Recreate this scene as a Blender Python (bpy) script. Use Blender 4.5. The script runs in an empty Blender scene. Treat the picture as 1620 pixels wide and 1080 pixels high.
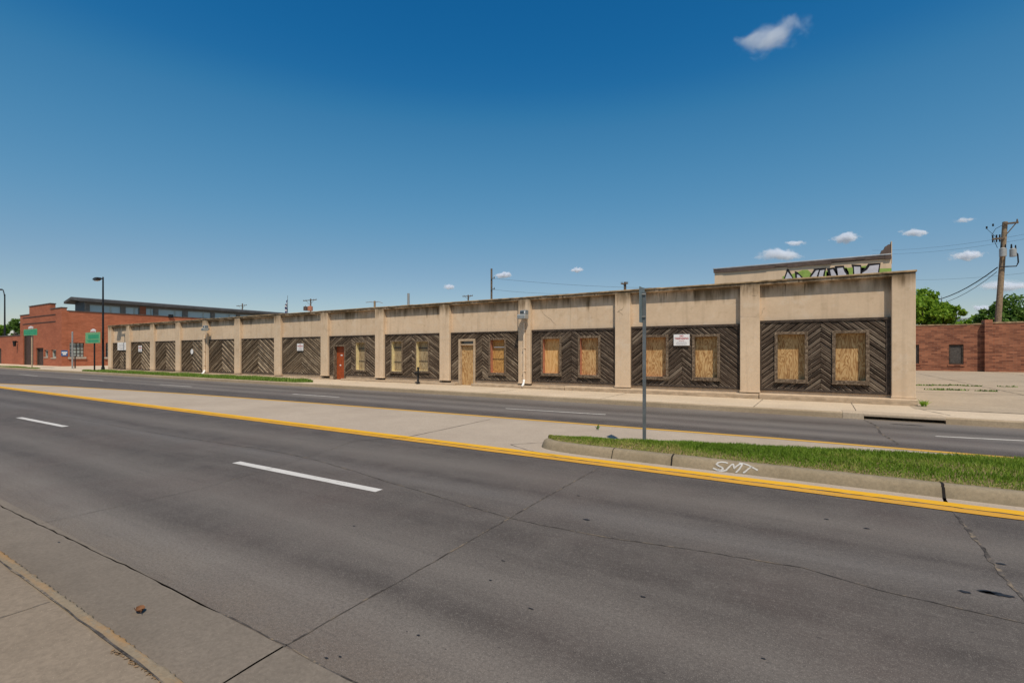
import bpy, math, random
import numpy as np
from mathutils import Vector
R=random.Random(7)
NR=np.random.RandomState(11)
C=bpy.context.scene.collection
PI=math.pi
# ------------------------------------------------------------------ survey helpers
# the photograph was measured with these: pixel -> point on a vertical plane Y, or on a level z
F,HX,H=770.0,557.0,1.7
YAW=math.atan(474/770); sA,cA=math.sin(YAW),math.cos(YAW)
def ray(x,y):
    u=(x-810)/F; v=(HX-y)/F
    return (-sA+cA*u, cA+sA*u, v)
def atY(x,y,Y):
    q=ray(x,y); t=Y/q[1]; return (q[0]*t, H+q[2]*t)
def atz(x,y,z=0.0):
    q=ray(x,y); t=(z-H)/q[2]; return (q[0]*t, q[1]*t)
def atX(x,y,X):
    q=ray(x,y); t=X/q[0]; return (q[1]*t, H+q[2]*t)

# ------------------------------------------------------------------ material helpers
class NT:
    def __init__(s,name):
        s.m=bpy.data.materials.new(name); s.m.use_nodes=True
        s.t=s.m.node_tree; s.n=s.t.nodes; s.l=s.t.links
        s.b=s.n['Principled BSDF']; s.out=s.n['Material Output']
        s.b.inputs['Roughness'].default_value=.85
        s.b.inputs['Specular IOR Level'].default_value=.25
    def add(s,ty,**k):
        n=s.n.new(ty)
        for a,v in k.items(): setattr(n,a,v)
        return n
    def set(s,sock,v):
        if isinstance(v,bpy.types.NodeSocket): s.l.new(v,sock)
        elif v is not None:
            if isinstance(v,(tuple,list)) and len(v)==3 and sock.type=='RGBA': v=(*v,1)
            sock.default_value=v
    def pos(s): return s.add('ShaderNodeNewGeometry').outputs['Position']
    def objc(s): return s.add('ShaderNodeTexCoord').outputs['Object']
    def uv(s): return s.add('ShaderNodeUVMap',uv_map='UVMap').outputs[0]
    def attr(s,name): return s.add('ShaderNodeAttribute',attribute_name=name).outputs['Fac']
    def objrnd(s): return s.add('ShaderNodeObjectInfo').outputs['Random']
    def map(s,v,scale=(1,1,1),loc=(0,0,0),rot=(0,0,0)):
        n=s.add('ShaderNodeMapping'); s.l.new(v,n.inputs[0])
        n.inputs['Scale'].default_value=scale; n.inputs['Location'].default_value=loc; n.inputs['Rotation'].default_value=rot
        return n.outputs[0]
    def noise(s,v,scale=1,detail=4,rough=.55,dist=0):
        n=s.add('ShaderNodeTexNoise'); s.l.new(v,n.inputs['Vector'])
        n.inputs['Scale'].default_value=scale; n.inputs['Detail'].default_value=detail
        n.inputs['Roughness'].default_value=rough; n.inputs['Distortion'].default_value=dist
        return n.outputs[0]
    def ramp(s,f,stops,interp='LINEAR'):
        n=s.add('ShaderNodeValToRGB'); s.l.new(f,n.inputs[0]); e=n.color_ramp.elements
        n.color_ramp.interpolation=interp
        while len(e)<len(stops): e.new(.5)
        for i,(p,c) in enumerate(stops):
            e[i].position=p; e[i].color=(*c,1) if isinstance(c,(tuple,list)) else (c,c,c,1)
        return n.outputs[0]
    def math(s,op,a,b=None,clamp=False):
        n=s.add('ShaderNodeMath',operation=op,use_clamp=clamp); s.set(n.inputs[0],a)
        if b is not None: s.set(n.inputs[1],b)
        return n.outputs[0]
    def mr(s,v,a,b,c=0,d=1,smooth=False):
        n=s.add('ShaderNodeMapRange',interpolation_type='SMOOTHSTEP' if smooth else 'LINEAR'); s.set(n.inputs[0],v)
        for i,x in enumerate((a,b,c,d)): n.inputs[i+1].default_value=x
        return n.outputs[0]
    def mix(s,f,a,b,mode='MIX'):
        n=s.add('ShaderNodeMix',data_type='RGBA',blend_type=mode)
        s.set(n.inputs[0],f); s.set(n.inputs[6],a); s.set(n.inputs[7],b)
        return n.outputs[2]
    def sep(s,v):
        n=s.add('ShaderNodeSeparateXYZ'); s.l.new(v,n.inputs[0]); return n.outputs
    def comb(s,x,y,z=0.0):
        n=s.add('ShaderNodeCombineXYZ')
        for i,q in enumerate((x,y,z)): s.set(n.inputs[i],q)
        return n.outputs[0]
    def bump(s,h,strength=.3,dist=.02):
        n=s.add('ShaderNodeBump'); s.l.new(h,n.inputs['Height'])
        n.inputs['Strength'].default_value=strength; n.inputs['Distance'].default_value=dist
        s.l.new(n.outputs[0],s.b.inputs['Normal'])
    def col(s,c): s.set(s.b.inputs['Base Color'],c); return s.m
M={}
def plain(name,c,rough=.7,metal=0,var=.25,sc=3.0,spec=.25):
    n=NT(name); n.b.inputs['Roughness'].default_value=rough; n.b.inputs['Metallic'].default_value=metal
    n.b.inputs['Specular IOR Level'].default_value=spec
    f=n.noise(n.pos(),sc,5,.6)
    d=tuple(x*(1-var) for x in c); l=tuple(min(1,x*(1+var)) for x in c)
    n.col(n.ramp(f,[(.3,d),(.7,l)])); M[name]=n.m; return n.m

# ------------------------------------------------------------------ mesh helpers
class MB:
    def __init__(s): s.v=[]; s.f=[]; s.r=[]; s.uv=[]; s.mi=[]; s.ed={}
    def poly(s,pts,rnd=0.0,uv=None,mi=0):
        b=len(s.v); s.v+= [tuple(p) for p in pts]; s.f.append(tuple(range(b,b+len(pts)))); s.r.append(rnd); s.mi.append(mi)
        s.uv.append(uv if uv else [(0,0)]*len(pts))
    def mesh(s,vs,fs,mi=0,rnd=0.0):
        b=len(s.v); s.v+=[tuple(p) for p in vs]
        for f in fs: s.f.append(tuple(b+i for i in f)); s.r.append(rnd); s.mi.append(mi); s.uv.append([(0,0)]*len(f))
    def box(s,x0,x1,y0,y1,z0,z1,mi=0):
        x0,x1=sorted((x0,x1)); y0,y1=sorted((y0,y1)); z0,z1=sorted((z0,z1))
        s.mesh([(x0,y0,z0),(x1,y0,z0),(x1,y1,z0),(x0,y1,z0),(x0,y0,z1),(x1,y0,z1),(x1,y1,z1),(x0,y1,z1)],
               [(3,2,1,0),(4,5,6,7),(0,1,5,4),(1,2,6,5),(2,3,7,6),(3,0,4,7)],mi)
    def cyl(s,p,q,r0,r1=None,n=10,cap=True,mi=0):
        r1=r0 if r1 is None else r1
        p=Vector(p); q=Vector(q); d=(q-p).normalized()
        a=d.orthogonal().normalized(); b=d.cross(a)
        vs=[]
        for c,r in ((p,r0),(q,r1)):
            for i in range(n):
                t=2*PI*i/n; vs.append(c+a*(r*math.cos(t))+b*(r*math.sin(t)))
        fs=[(i,(i+1)%n,n+(i+1)%n,n+i) for i in range(n)]
        if cap: fs+= [tuple(range(n-1,-1,-1)),tuple(range(n,2*n))]
        s.mesh(vs,fs,mi)
    def tube(s,pts,r,n=8,mi=0):
        pts=[Vector(p) for p in pts]; N=len(pts)
        rr=r if isinstance(r,(list,tuple)) else [r]*N
        vs=[]; a=None
        for i,p in enumerate(pts):
            d=(pts[min(i+1,N-1)]-pts[max(i-1,0)]).normalized()
            if a is None: a=d.orthogonal().normalized()
            a=(a-d*a.dot(d)).normalized(); b=d.cross(a)
            for k in range(n):
                t=2*PI*k/n; vs.append(p+a*(rr[i]*math.cos(t))+b*(rr[i]*math.sin(t)))
        fs=[]
        for i in range(N-1):
            for k in range(n):
                k2=(k+1)%n; fs.append((i*n+k,i*n+k2,(i+1)*n+k2,(i+1)*n+k))
        fs+=[tuple(range(n-1,-1,-1)),tuple(range((N-1)*n,N*n))]
        s.mesh(vs,fs,mi)
    def prism(s,poly,axis,a,b,mi=0):
        """poly: 2-D outline (ccw); axis 'y' -> (x,z) outline extruded in y, 'x' -> (y,z), 'z' -> (x,y)"""
        def P(p,t):
            return (p[0],t,p[1]) if axis=='y' else ((t,p[0],p[1]) if axis=='x' else (p[0],p[1],t))
        n=len(poly); vs=[P(p,a) for p in poly]+[P(p,b) for p in poly]
        s.mesh(vs,[tuple(range(n)),tuple(range(2*n-1,n-1,-1))]+[(i,n+i,n+(i+1)%n,(i+1)%n) for i in range(n)],mi)
    def strip(s,pts,w,z,jit=0.0,step=None,rnd=None):
        """flat band along a ground polyline"""
        P=[Vector((p[0],p[1])) for p in pts]
        if step:
            Q=[]
            for a,b in zip(P,P[1:]):
                n=max(1,int((b-a).length/step))
                for i in range(n): Q.append(a.lerp(b,i/n))
            Q.append(P[-1]); P=Q
        L=[];
        for i,p in enumerate(P):
            d=(P[min(i+1,len(P)-1)]-P[max(i-1,0)]).normalized(); nn=Vector((-d.y,d.x))
            j=R.uniform(-jit,jit); k=w*(1+(R.uniform(-.5,.7) if jit>.0025 else R.uniform(-.05,.05) if jit else 0))/2
            L.append((p+nn*(k+j),p-nn*(k-j)))
        for (a,b),(c,d) in zip(L,L[1:]):
            s.poly([(b.x,b.y,z),(d.x,d.y,z),(c.x,c.y,z),(a.x,a.y,z)])
    def build(s,name,mat,parent=None,label=None,cat=None,group=None,kind=None,bevel=0,smooth=False,loc=None,fix=True):
        v=np.array(s.v,dtype=float)
        if parent is not None: o0=np.array(wloc(parent))
        elif loc is not None: o0=np.array(loc,dtype=float)
        else:
            mn,mx=v.min(0),v.max(0); o0=np.array([(mn[0]+mx[0])/2,(mn[1]+mx[1])/2,mn[2]])
        me=bpy.data.meshes.new(name); me.from_pydata((v-o0).tolist(),[],s.f)
        if fix:
            import bmesh
            bm=bmesh.new(); bm.from_mesh(me)
            bmesh.ops.recalc_face_normals(bm,faces=bm.faces); bm.to_mesh(me); bm.free()
        mats=mat if isinstance(mat,(list,tuple)) else [mat]
        for m in mats: me.materials.append(m)
        if len(mats)>1: me.polygons.foreach_set('material_index',s.mi)
        at=me.attributes.new('rnd','FLOAT','FACE'); at.data.foreach_set('value',s.r)
        if s.ed:
            at=me.attributes.new('edge','FLOAT','FACE'); at.data.foreach_set('value',[s.ed.get(i,0.0) for i in range(len(s.f))])
        if any(any(p!=(0,0) for p in u) for u in s.uv[:50]):
            ul=me.uv_layers.new(name='UVMap')
            ul.data.foreach_set('uv',[c for u in s.uv for p in u for c in p])
        if smooth: me.polygons.foreach_set('use_smooth',[True]*len(me.polygons))
        o=bpy.data.objects.new(name,me); C.objects.link(o)
        if parent is not None: o.parent=parent
        else: o.location=o0
        if bevel:
            b=o.modifiers.new('bevel','BEVEL'); b.width=bevel; b.segments=2; b.limit_method='ANGLE'; b.angle_limit=math.radians(50)
        tag(o,label,cat,group,kind)
        return o
def wloc(o):
    l=Vector(o.location)
    while o.parent: o=o.parent; l+=Vector(o.location)
    return l
def tag(o,label=None,cat=None,group=None,kind=None):
    if label: o['label']=label
    if cat: o['category']=cat
    if group: o['group']=group
    if kind: o['kind']=kind
def thing(name,loc,label,cat,group=None):
    o=bpy.data.objects.new(name,None); o.location=loc; o.empty_display_size=.3; C.objects.link(o); tag(o,label,cat,group); return o
def cells(x0,x1,z0,z1,holes):
    xs=sorted({x0,x1,*[h[i] for h in holes for i in (0,1)]}); zs=sorted({z0,z1,*[h[i] for h in holes for i in (2,3)]})
    xs=[x for x in xs if x0<=x<=x1]; zs=[z for z in zs if z0<=z<=z1]
    out=[]
    for a,b in zip(xs,xs[1:]):
        run=None
        for c,d in zip(zs,zs[1:]):
            mx,mz=(a+b)/2,(c+d)/2
            if any(h[0]<mx<h[1] and h[2]<mz<h[3] for h in holes):
                if run: out.append(run); run=None
            else: run=(a,b,run[2],d) if run else (a,b,c,d)
        if run: out.append(run)
    return out
def ring_box(b,x0,x1,z0,z1,w,y0,y1,wb=None):
    """a picture-frame of four butted boxes in the x-z plane"""
    wb=w if wb is None else wb
    b.box(x0,x0+w,y0,y1,z0,z1); b.box(x1-w,x1,y0,y1,z0,z1)
    b.box(x0+w,x1-w,y0+.002,y1,z1-w,z1)
    if wb>0: b.box(x0+w,x1-w,y0+.002,y1,z0,z0+wb)

# ------------------------------------------------------------------ materials
def mk_stucco():
    n=NT('stucco'); P=n.pos(); x,y,z=n.sep(P)[0:3]
    big=n.noise(P,.9,5,.6); fine=n.noise(P,9,5,.65)
    base=n.ramp(big,[(.3,(.575,.43,.295)),(.7,(.68,.52,.365))])
    base=n.mix(n.mr(fine,.35,.75,0,.35),base,(.47,.36,.235))
    pt=n.noise(P,2.3,5,.7); base=n.mix(n.mr(pt,.54,.66,0,.45),base,(.64,.53,.41)); pt2=n.noise(n.map(P,(1,1,1),loc=(4,1,2)),3.1,5,.7); base=n.mix(n.mr(pt2,.56,.68,0,.4),base,(.40,.29,.18))
    # faint vertical wash marks
    w=n.noise(n.map(P,(5,5,.22)),1,4,.6)
    base=n.mix(n.mr(w,.52,.75,0,.45),base,(.36,.27,.18))
    # dark runs below the coping
    s1=n.noise(n.map(P,(2.6,2.6,.35)),1,5,.65)
    s2=n.noise(n.map(P,(.55,.55,.3),loc=(3,0,0)),1,3,.5)
    zt=n.mr(n.math('ADD',z,n.math('MULTIPLY',n.math('SUBTRACT',n.noise(n.map(P,(4,4,.05)),1,3,.6),.5),.9)),3.45,3.98,0,1,True)
    st=n.math('MULTIPLY',n.mr(n.math('ADD',n.math('MULTIPLY',s1,.62),n.math('MULTIPLY',s2,.5)),.46,.60,0,1),zt,True)
    wash=n.math('MULTIPLY',n.mr(n.noise(n.map(P,(1.1,1.1,.5),loc=(7,0,0)),1,5,.65),.42,.60,0,1),zt)
    base=n.mix(n.math('MULTIPLY',wash,.5),base,(.32,.19,.075))
    dk=n.noise(n.map(P,(6.5,6.5,.5)),1,4,.6)
    base=n.mix(n.math('MULTIPLY',n.math('MULTIPLY',n.mr(dk,.57,.66,0,1),zt),.85),base,(.07,.043,.018))
    base=n.mix(n.math('MULTIPLY',st,.8),base,(.105,.068,.032))
    # grime line on the very top
    g=n.math('MULTIPLY',n.mr(n.math('ADD',z,n.math('MULTIPLY',n.noise(P,2.1,5,.75),.22)),3.99,4.14,0,1),n.mr(n.noise(n.map(P,(1.7,1.7,3)),1,6,.72),.44,.57,0,1))
    base=n.mix(n.math('MULTIPLY',g,.88),base,(.085,.058,.028))
    # splash dirt near the ground
    d=n.math('MULTIPLY',n.mr(z,.40,.24,0,1),n.mr(n.noise(n.map(P,(1,1,4)),3,5,.7),.3,.6,.25,1))
    base=n.mix(n.math('MULTIPLY',d,.7),base,(.20,.15,.10))
    n.bump(n.noise(P,60,4,.7),.35,.008); M['stucco']=n.col(base)
    n=NT('stucco_rear'); P=n.pos()
    base=n.ramp(n.noise(P,.9,5,.6),[(.3,(.58,.43,.29)),(.7,(.68,.52,.36))])
    M['stucco_rear']=n.col(n.mix(n.mr(n.noise(n.map(P,(3,3,.4)),1,5,.65),.5,.75,0,.35),base,(.34,.26,.18)))
mk_stucco()
def mk_wood(name,dark,mid,light,k=0):
    n=NT(name); U=n.uv(); r=n.attr('rnd'); P=n.pos()
    gr=n.noise(n.map(U,(1.3,34,1)),1,6,.65,.4)
    gr2=n.noise(n.map(U,(.7,7,1),loc=(5,2,0)),1,4,.6)
    f=n.math('ADD',n.math('ADD',n.math('MULTIPLY',gr,.45),n.math('MULTIPLY',gr2,.42)),n.math('MULTIPLY',n.math('SUBTRACT',r,.5),.19))
    c=n.ramp(f,[(.3,dark),(.46,mid),(.66,light)])
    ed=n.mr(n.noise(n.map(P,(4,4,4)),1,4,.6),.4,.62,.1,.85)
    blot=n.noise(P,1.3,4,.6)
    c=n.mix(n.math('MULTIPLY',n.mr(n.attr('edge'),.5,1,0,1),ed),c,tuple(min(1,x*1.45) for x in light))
    c=n.mix(n.mr(blot,.42,.7,0,.4),c,tuple(x*.62 for x in mid))
    n.bump(gr,.5,.01); n.b.inputs['Roughness'].default_value=.9
    M[name]=n.col(c)
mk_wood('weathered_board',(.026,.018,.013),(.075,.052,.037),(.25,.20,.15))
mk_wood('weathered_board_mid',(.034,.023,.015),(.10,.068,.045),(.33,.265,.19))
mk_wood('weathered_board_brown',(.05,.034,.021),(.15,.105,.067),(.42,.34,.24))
def mk_trim():
    n=NT('weathered_trim'); P=n.pos()
    a=n.noise(n.map(P,(14,14,14)),1,6,.7); 
    n.bump(a,.4,.006)
    M['weathered_trim']=n.col(n.ramp(a,[(.32,(.045,.031,.021)),(.5,(.135,.095,.063)),(.7,(.32,.25,.18))]))
    n=NT('dark_trim'); P=n.pos(); a=n.noise(P,9,6,.7)
    M['dark_trim']=n.col(n.ramp(a,[(.35,(.028,.02,.016)),(.7,(.10,.075,.058))]))
mk_trim()
def mk_ply(name,a,b,c,sc=1.0):
    n=NT(name); O=n.pos(); r=n.objrnd()
    off=n.comb(n.math('MULTIPLY',r,37.0),0.0,n.math('MULTIPLY',r,91.0))
    va=n.add('ShaderNodeVectorMath',operation='ADD'); n.l.new(O,va.inputs[0]); n.l.new(off,va.inputs[1]); V=va.outputs[0]
    low=n.noise(n.map(V,(4.2*sc,1,.85*sc)),1,3,.5,.3)
    rings=n.math('FRACT',n.math('MULTIPLY',low,13.0))
    rings=n.math('ABSOLUTE',n.math('SUBTRACT',rings,.5))
    fine=n.noise(n.map(V,(60,60,3)),1,3,.6)
    f=n.math('ADD',n.math('MULTIPLY',rings,1.35),n.math('MULTIPLY',fine,.35))
    col=n.ramp(f,[(.12,a),(.42,b),(.85,c)])
    wash=n.noise(V,1.6,4,.6)
    col=n.mix(n.mr(wash,.45,.75,0,.4),col,tuple(x*.8+.02 for x in b))
    n.b.inputs['Roughness'].default_value=.75
    M[name]=n.col(col)
mk_ply('plywood_golden',(.21,.095,.034),(.42,.24,.095),(.58,.40,.195))
mk_ply('plywood_tan',(.44,.235,.08),(.58,.34,.13),(.66,.42,.185),.6)
mk_ply('plywood_grey',(.16,.11,.06),(.27,.20,.115),(.36,.285,.175),.7)
mk_ply('plywood_brown',(.20,.095,.028),(.40,.22,.07),(.52,.30,.10),.8)
def mk_brick(name,axis,c1,c2,mortar,scale=1.0):
    n=NT(name); P=n.pos(); s=n.sep(P)
    v=n.comb(s[0] if axis=='x' else s[1],s[2])
    b=n.add('ShaderNodeTexBrick'); n.l.new(v,b.inputs['Vector'])
    b.inputs['Scale'].default_value=1; b.inputs['Brick Width'].default_value=.30*scale; b.inputs['Row Height'].default_value=.10*scale
    b.inputs['Mortar Size'].default_value=.008; b.inputs['Bias'].default_value=0
    b.inputs['Color1'].default_value=(*c1,1); b.inputs['Color2'].default_value=(*c2,1); b.inputs['Mortar'].default_value=(*mortar,1)
    mo=n.noise(n.map(v,(.35,.9,1)),1,5,.65); mo2=n.noise(n.map(v,(1.2,7,1)),1,4,.7)
    c=n.mix(n.mr(mo,.4,.72,0,.55),b.outputs[0],tuple(x*.55 for x in c1))
    c=n.mix(n.mr(mo2,.5,.72,0,.5),c,tuple(x*1.25 for x in c2))
    M[name]=n.col(c)
mk_brick('red_brick_street','x',(.33,.098,.048),(.41,.13,.065),(.30,.13,.085))
mk_brick('red_brick_side','y',(.37,.11,.052),(.47,.15,.075),(.34,.16,.10))
mk_brick('old_brick','x',(.145,.05,.03),(.37,.145,.078),(.26,.16,.11),1.35)
def mk_concrete(name,a,b,grain=40,stain=.3,joint=None,orange=0):
    n=NT(name); P=n.pos(); s=n.sep(P)
    big=n.noise(P,.55,5,.6); fine=n.noise(P,grain,4,.75); mid=n.noise(P,3.5,5,.65)
    c=n.ramp(big,[(.3,a),(.7,b)])
    c=n.mix(n.mr(mid,.45,.75,0,stain),c,tuple(x*.62 for x in a))
    c=n.mix(n.mr(fine,.38,.7,0,.5),c,tuple(x*.6 for x in a))
    sp=n.noise(P,110,2,.6)
    c=n.mix(n.mr(sp,.66,.72,0,.45),c,tuple(min(1,x*1.7) for x in b))
    if orange:
        o=n.math('MULTIPLY',n.mr(n.noise(n.map(P,(2.2,9,5)),1,6,.75),.47,.58,0,1),n.mr(s[1],orange[0],orange[1],0,1))
        c=n.mix(n.math('MULTIPLY',o,.7),c,(.36,.19,.06))
    n.bump(fine,.35,.006); n.b.inputs['Roughness'].default_value=.9
    M[name]=n.col(c)
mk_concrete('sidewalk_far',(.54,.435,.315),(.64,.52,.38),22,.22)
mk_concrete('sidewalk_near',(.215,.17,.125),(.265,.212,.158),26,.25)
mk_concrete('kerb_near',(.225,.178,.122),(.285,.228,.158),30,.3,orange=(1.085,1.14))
mk_concrete('gutter',(.165,.139,.112),(.215,.18,.145),34,.35)
mk_concrete('median_concrete',(.385,.315,.245),(.47,.39,.305),30,.2)
mk_concrete('kerb_island',(.24,.195,.128),(.33,.265,.18),24,.45)
mk_concrete('kerb_far',(.36,.275,.18),(.45,.35,.24),24,.4)
mk_concrete('lot',(.375,.30,.215),(.455,.37,.27),12,.35)
mk_concrete('ground_far',(.25,.235,.20),(.32,.30,.25),2,.3)
mk_concrete('drain_concrete',(.44,.35,.25),(.52,.42,.31),24,.4)
def mk_road():
    n=NT('road_surface'); P=n.pos(); s=n.sep(P)
    wob=n.noise(n.map(P,(.10,.5,1)),1,3,.5)
    yy=n.math('ADD',s[1],n.math('MULTIPLY',n.math('SUBTRACT',wob,.5),1.0))
    f=n.mr(yy,1.6,15.6,0,1)
    D=(.070,.059,.052); Mi=(.092,.079,.070); L=(.158,.139,.122); T=(.185,.152,.119); V=(.062,.052,.047)
    g=lambda y:(y-1.6)/14.0
    st=[(g(1.7),T),(g(2.1),(.20,.176,.152)),(g(2.5),D),(g(3.0),L),(g(3.7),D),(g(4.4),Mi),(g(4.8),(.14,.127,.118)),(g(5.2),V),(g(5.75),L),(g(6.5),V),(g(7.0),Mi),
        (g(10.4),V),(g(11.3),V),(g(11.9),(.22,.195,.172)),(g(12.6),(.10,.088,.082)),(g(13.1),(.21,.188,.165)),(g(13.8),D),(g(14.5),(.19,.17,.15)),(g(15.2),(.26,.22,.18))]
    c=n.ramp(f,st)
    # long streaks, mottling and grain
    stn=n.noise(n.map(P,(.35,4.5,1)),1,6,.65); c=n.mix(n.mr(stn,.42,.72,0,.26),c,(.20,.18,.16))
    stn2=n.noise(n.map(P,(.8,9,1),loc=(9,3,0)),1,5,.6); c=n.mix(n.mr(stn2,.5,.75,0,.3),c,(.06,.053,.048))
    pur=n.noise(P,.45,4,.6); c=n.mix(n.mr(pur,.46,.68,0,.5),c,(.118,.088,.076)); bl=n.noise(P,2.2,5,.65); c=n.mix(n.mr(bl,.43,.68,0,.42),c,(.16,.14,.123))
    gr=n.noise(P,48,5,.85); c=n.mix(n.mr(gr,.38,.66,0,.68),c,(.055,.047,.043)); g2=n.noise(P,26,5,.85); c=n.mix(n.mr(g2,.52,.68,0,.5),c,(.20,.178,.158))
    sp=n.noise(P,150,2,.5); c=n.mix(n.mr(sp,.60,.68,0,.6),c,(.32,.285,.25))
    sp2=n.noise(n.map(P,(16,38,1)),1,2,.5); c=n.mix(n.mr(sp2,.72,.76,0,.8),c,(.03,.026,.026))
    n.bump(gr,.35,.006); n.b.inputs['Roughness'].default_value=.8
    M['road_surface']=n.col(c)
mk_road()
def mk_paint(name,c,worn,thr):
    n=NT(name); P=n.pos()
    a=n.noise(n.map(P,(3,14,1)),1,6,.75); b=n.noise(P,60,3,.7)
    f=n.math('ADD',n.math('MULTIPLY',a,.6),n.math('MULTIPLY',b,.4))
    k=n.mix(n.mr(n.noise(P,1.2,4,.6),.4,.7,0,.35),c,tuple(x*.75 for x in c))
    M[name]=n.col(n.mix(n.mr(f,thr,thr+.08,0,.85),k,worn))
mk_paint('yellow_paint',(.70,.375,.018),(.30,.20,.08),.575)
mk_paint('yellow_paint_worn',(.58,.30,.035),(.24,.175,.10),.535)
mk_paint('yellow_paint_far',(.55,.31,.05),(.25,.19,.12),.56)
mk_paint('white_paint',(.56,.54,.51),(.22,.20,.18),.545)
mk_paint('white_paint_far',(.58,.55,.50),(.2,.185,.17),.50)
def mk_crack():
    n=NT('joint_seal'); P=n.pos(); a=n.noise(P,6,5,.7)
    M['joint_seal']=n.col(n.ramp(a,[(.34,(.022,.018,.016)),(.44,(.062,.053,.046)),(.52,(.10,.087,.077)),(.60,(.21,.165,.115))]))
mk_crack()
plain('rust_stain',(.25,.16,.085),.9,0,.35,20)
plain('black_stain',(.022,.021,.023),.5,0,.3)
plain('crack',(.13,.095,.065),.9,0,.3)
plain('dark_gap',(.012,.010,.009),.9,0,.2)
plain('black_metal',(.018,.019,.021),.45,.2,.25)
plain('grey_metal',(.17,.185,.19),.55,.5,.2,6)
plain('galvanised',(.34,.335,.32),.5,.4,.2,5)
plain('sign_back',(.19,.235,.24),.5,.4,.15,4)
plain('sign_white',(.74,.73,.72),.5,0,.06,2)
plain('sign_red',(.42,.05,.05),.5,0,.1)
plain('sign_grey_text',(.32,.30,.32),.6,0,.1)
plain('sign_green',(.025,.30,.145),.5,0,.12)
plain('sign_green_light',(.16,.40,.19),.5,0,.1)
plain('sign_blue',(.03,.12,.30),.5,0,.1)
plain('red_door_paint',(.30,.062,.018),.6,0,.25,5)
plain('red_jamb_paint',(.40,.165,.10),.7,0,.2,6)
plain('cream_jamb_paint',(.66,.55,.30),.7,0,.2,6)
plain('pale_wood',(.44,.33,.22),.8,0,.25,8)
plain('white_pipe',(.64,.50,.36),.5,0,.12,5)
plain('white_elbow',(.80,.80,.78),.45,0,.06)
plain('light_body',(.20,.24,.27),.45,.3,.15)
plain('light_lens',(.05,.06,.07),.15,0,.1,3,.6)
plain('coping_metal',(.12,.085,.07),.55,.3,.3,3)
plain('coping_tin',(.42,.43,.44),.45,.5,.2,3)
plain('coping_conc',(.33,.235,.135),.9,0,.65,3)
plain('dark_roof',(.085,.082,.08),.7,0,.25,.8)
plain('roof_fascia',(.21,.18,.15),.7,0,.2)
plain('slate_panel',(.075,.09,.10),.6,0,.2)
plain('brown_door_paint',(.06,.037,.03),.7,0,.2)
plain('pole_wood',(.25,.185,.12),.9,0,.35,6)
plain('pole_wood_dark',(.13,.10,.075),.9,0,.3,4)
plain('transformer_grey',(.36,.37,.36),.45,.2,.12)
plain('wire_black',(.02,.02,.022),.6,0,.1)
plain('bark',(.08,.06,.045),.95,0,.35,5)
plain('leaf_brown',(.17,.08,.038),.8,0,.3,30)
plain('soil',(.20,.15,.075),.95,0,.4,14)
plain('lintel',(.42,.36,.29),.85,0,.2)
plain('roofing',(.16,.155,.15),.9,0,.2)
plain('board_grey',(.075,.066,.06),.85,0,.35,7)
plain('flag_blue',(.03,.035,.11),.8,0,.2)
plain('graffiti_black',(.012,.010,.012),.6,0,.2)
plain('graffiti_white',(.50,.49,.53),.7,0,.1,6)
plain('graffiti_green',(.25,.36,.08),.7,0,.2,5)
plain('spray_white',(.50,.49,.47),.7,0,.08,6)
def mk_glass():
    n=NT('window_glass'); P=n.pos()
    n.b.inputs['Roughness'].default_value=.07; n.b.inputs['Specular IOR Level'].default_value=.7
    M['window_glass']=n.col(n.ramp(n.noise(P,.5,3),[(.35,(.045,.05,.05)),(.7,(.10,.115,.11))]))
    n=NT('pale_glass'); P=n.pos()
    n.b.inputs['Roughness'].default_value=.25; n.b.inputs['Specular IOR Level'].default_value=.6
    M['pale_glass']=n.col(n.ramp(n.noise(P,1.1,3),[(.35,(.30,.345,.31)),(.7,(.46,.50,.45))]))
    n=NT('sky_glass'); P=n.pos()
    n.b.inputs['Roughness'].default_value=.08; n.b.inputs['Specular IOR Level'].default_value=.8
    M['sky_glass']=n.col(n.ramp(n.noise(P,.3,3),[(.35,(.34,.45,.48)),(.7,(.46,.56,.58))]))
mk_glass()
def mk_leaf(name,a,b,c,tr=.3):
    n=NT(name); r=n.attr('rnd')
    col=n.ramp(r,[(0,a),(.5,b),(1,c)])
    n.col(col); n.b.inputs['Roughness'].default_value=.6
    t=n.add('ShaderNodeBsdfTranslucent'); n.l.new(col,t.inputs[0])
    m=n.add('ShaderNodeMixShader'); m.inputs[0].default_value=tr
    n.l.new(n.b.outputs[0],m.inputs[1]); n.l.new(t.outputs[0],m.inputs[2]); n.l.new(m.outputs[0],n.out.inputs[0])
    M[name]=n.m
mk_leaf('grass_blades',(.11,.20,.016),(.20,.30,.028),(.50,.43,.15),.38)
mk_leaf('grass_lush',(.12,.22,.028),(.20,.32,.045),(.34,.40,.11),.4)
mk_leaf('leaves_bright',(.09,.19,.016),(.20,.34,.026),(.34,.48,.05),.45)
mk_leaf('leaves_dark',(.05,.11,.016),(.10,.19,.028),(.19,.30,.055),.38)

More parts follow.
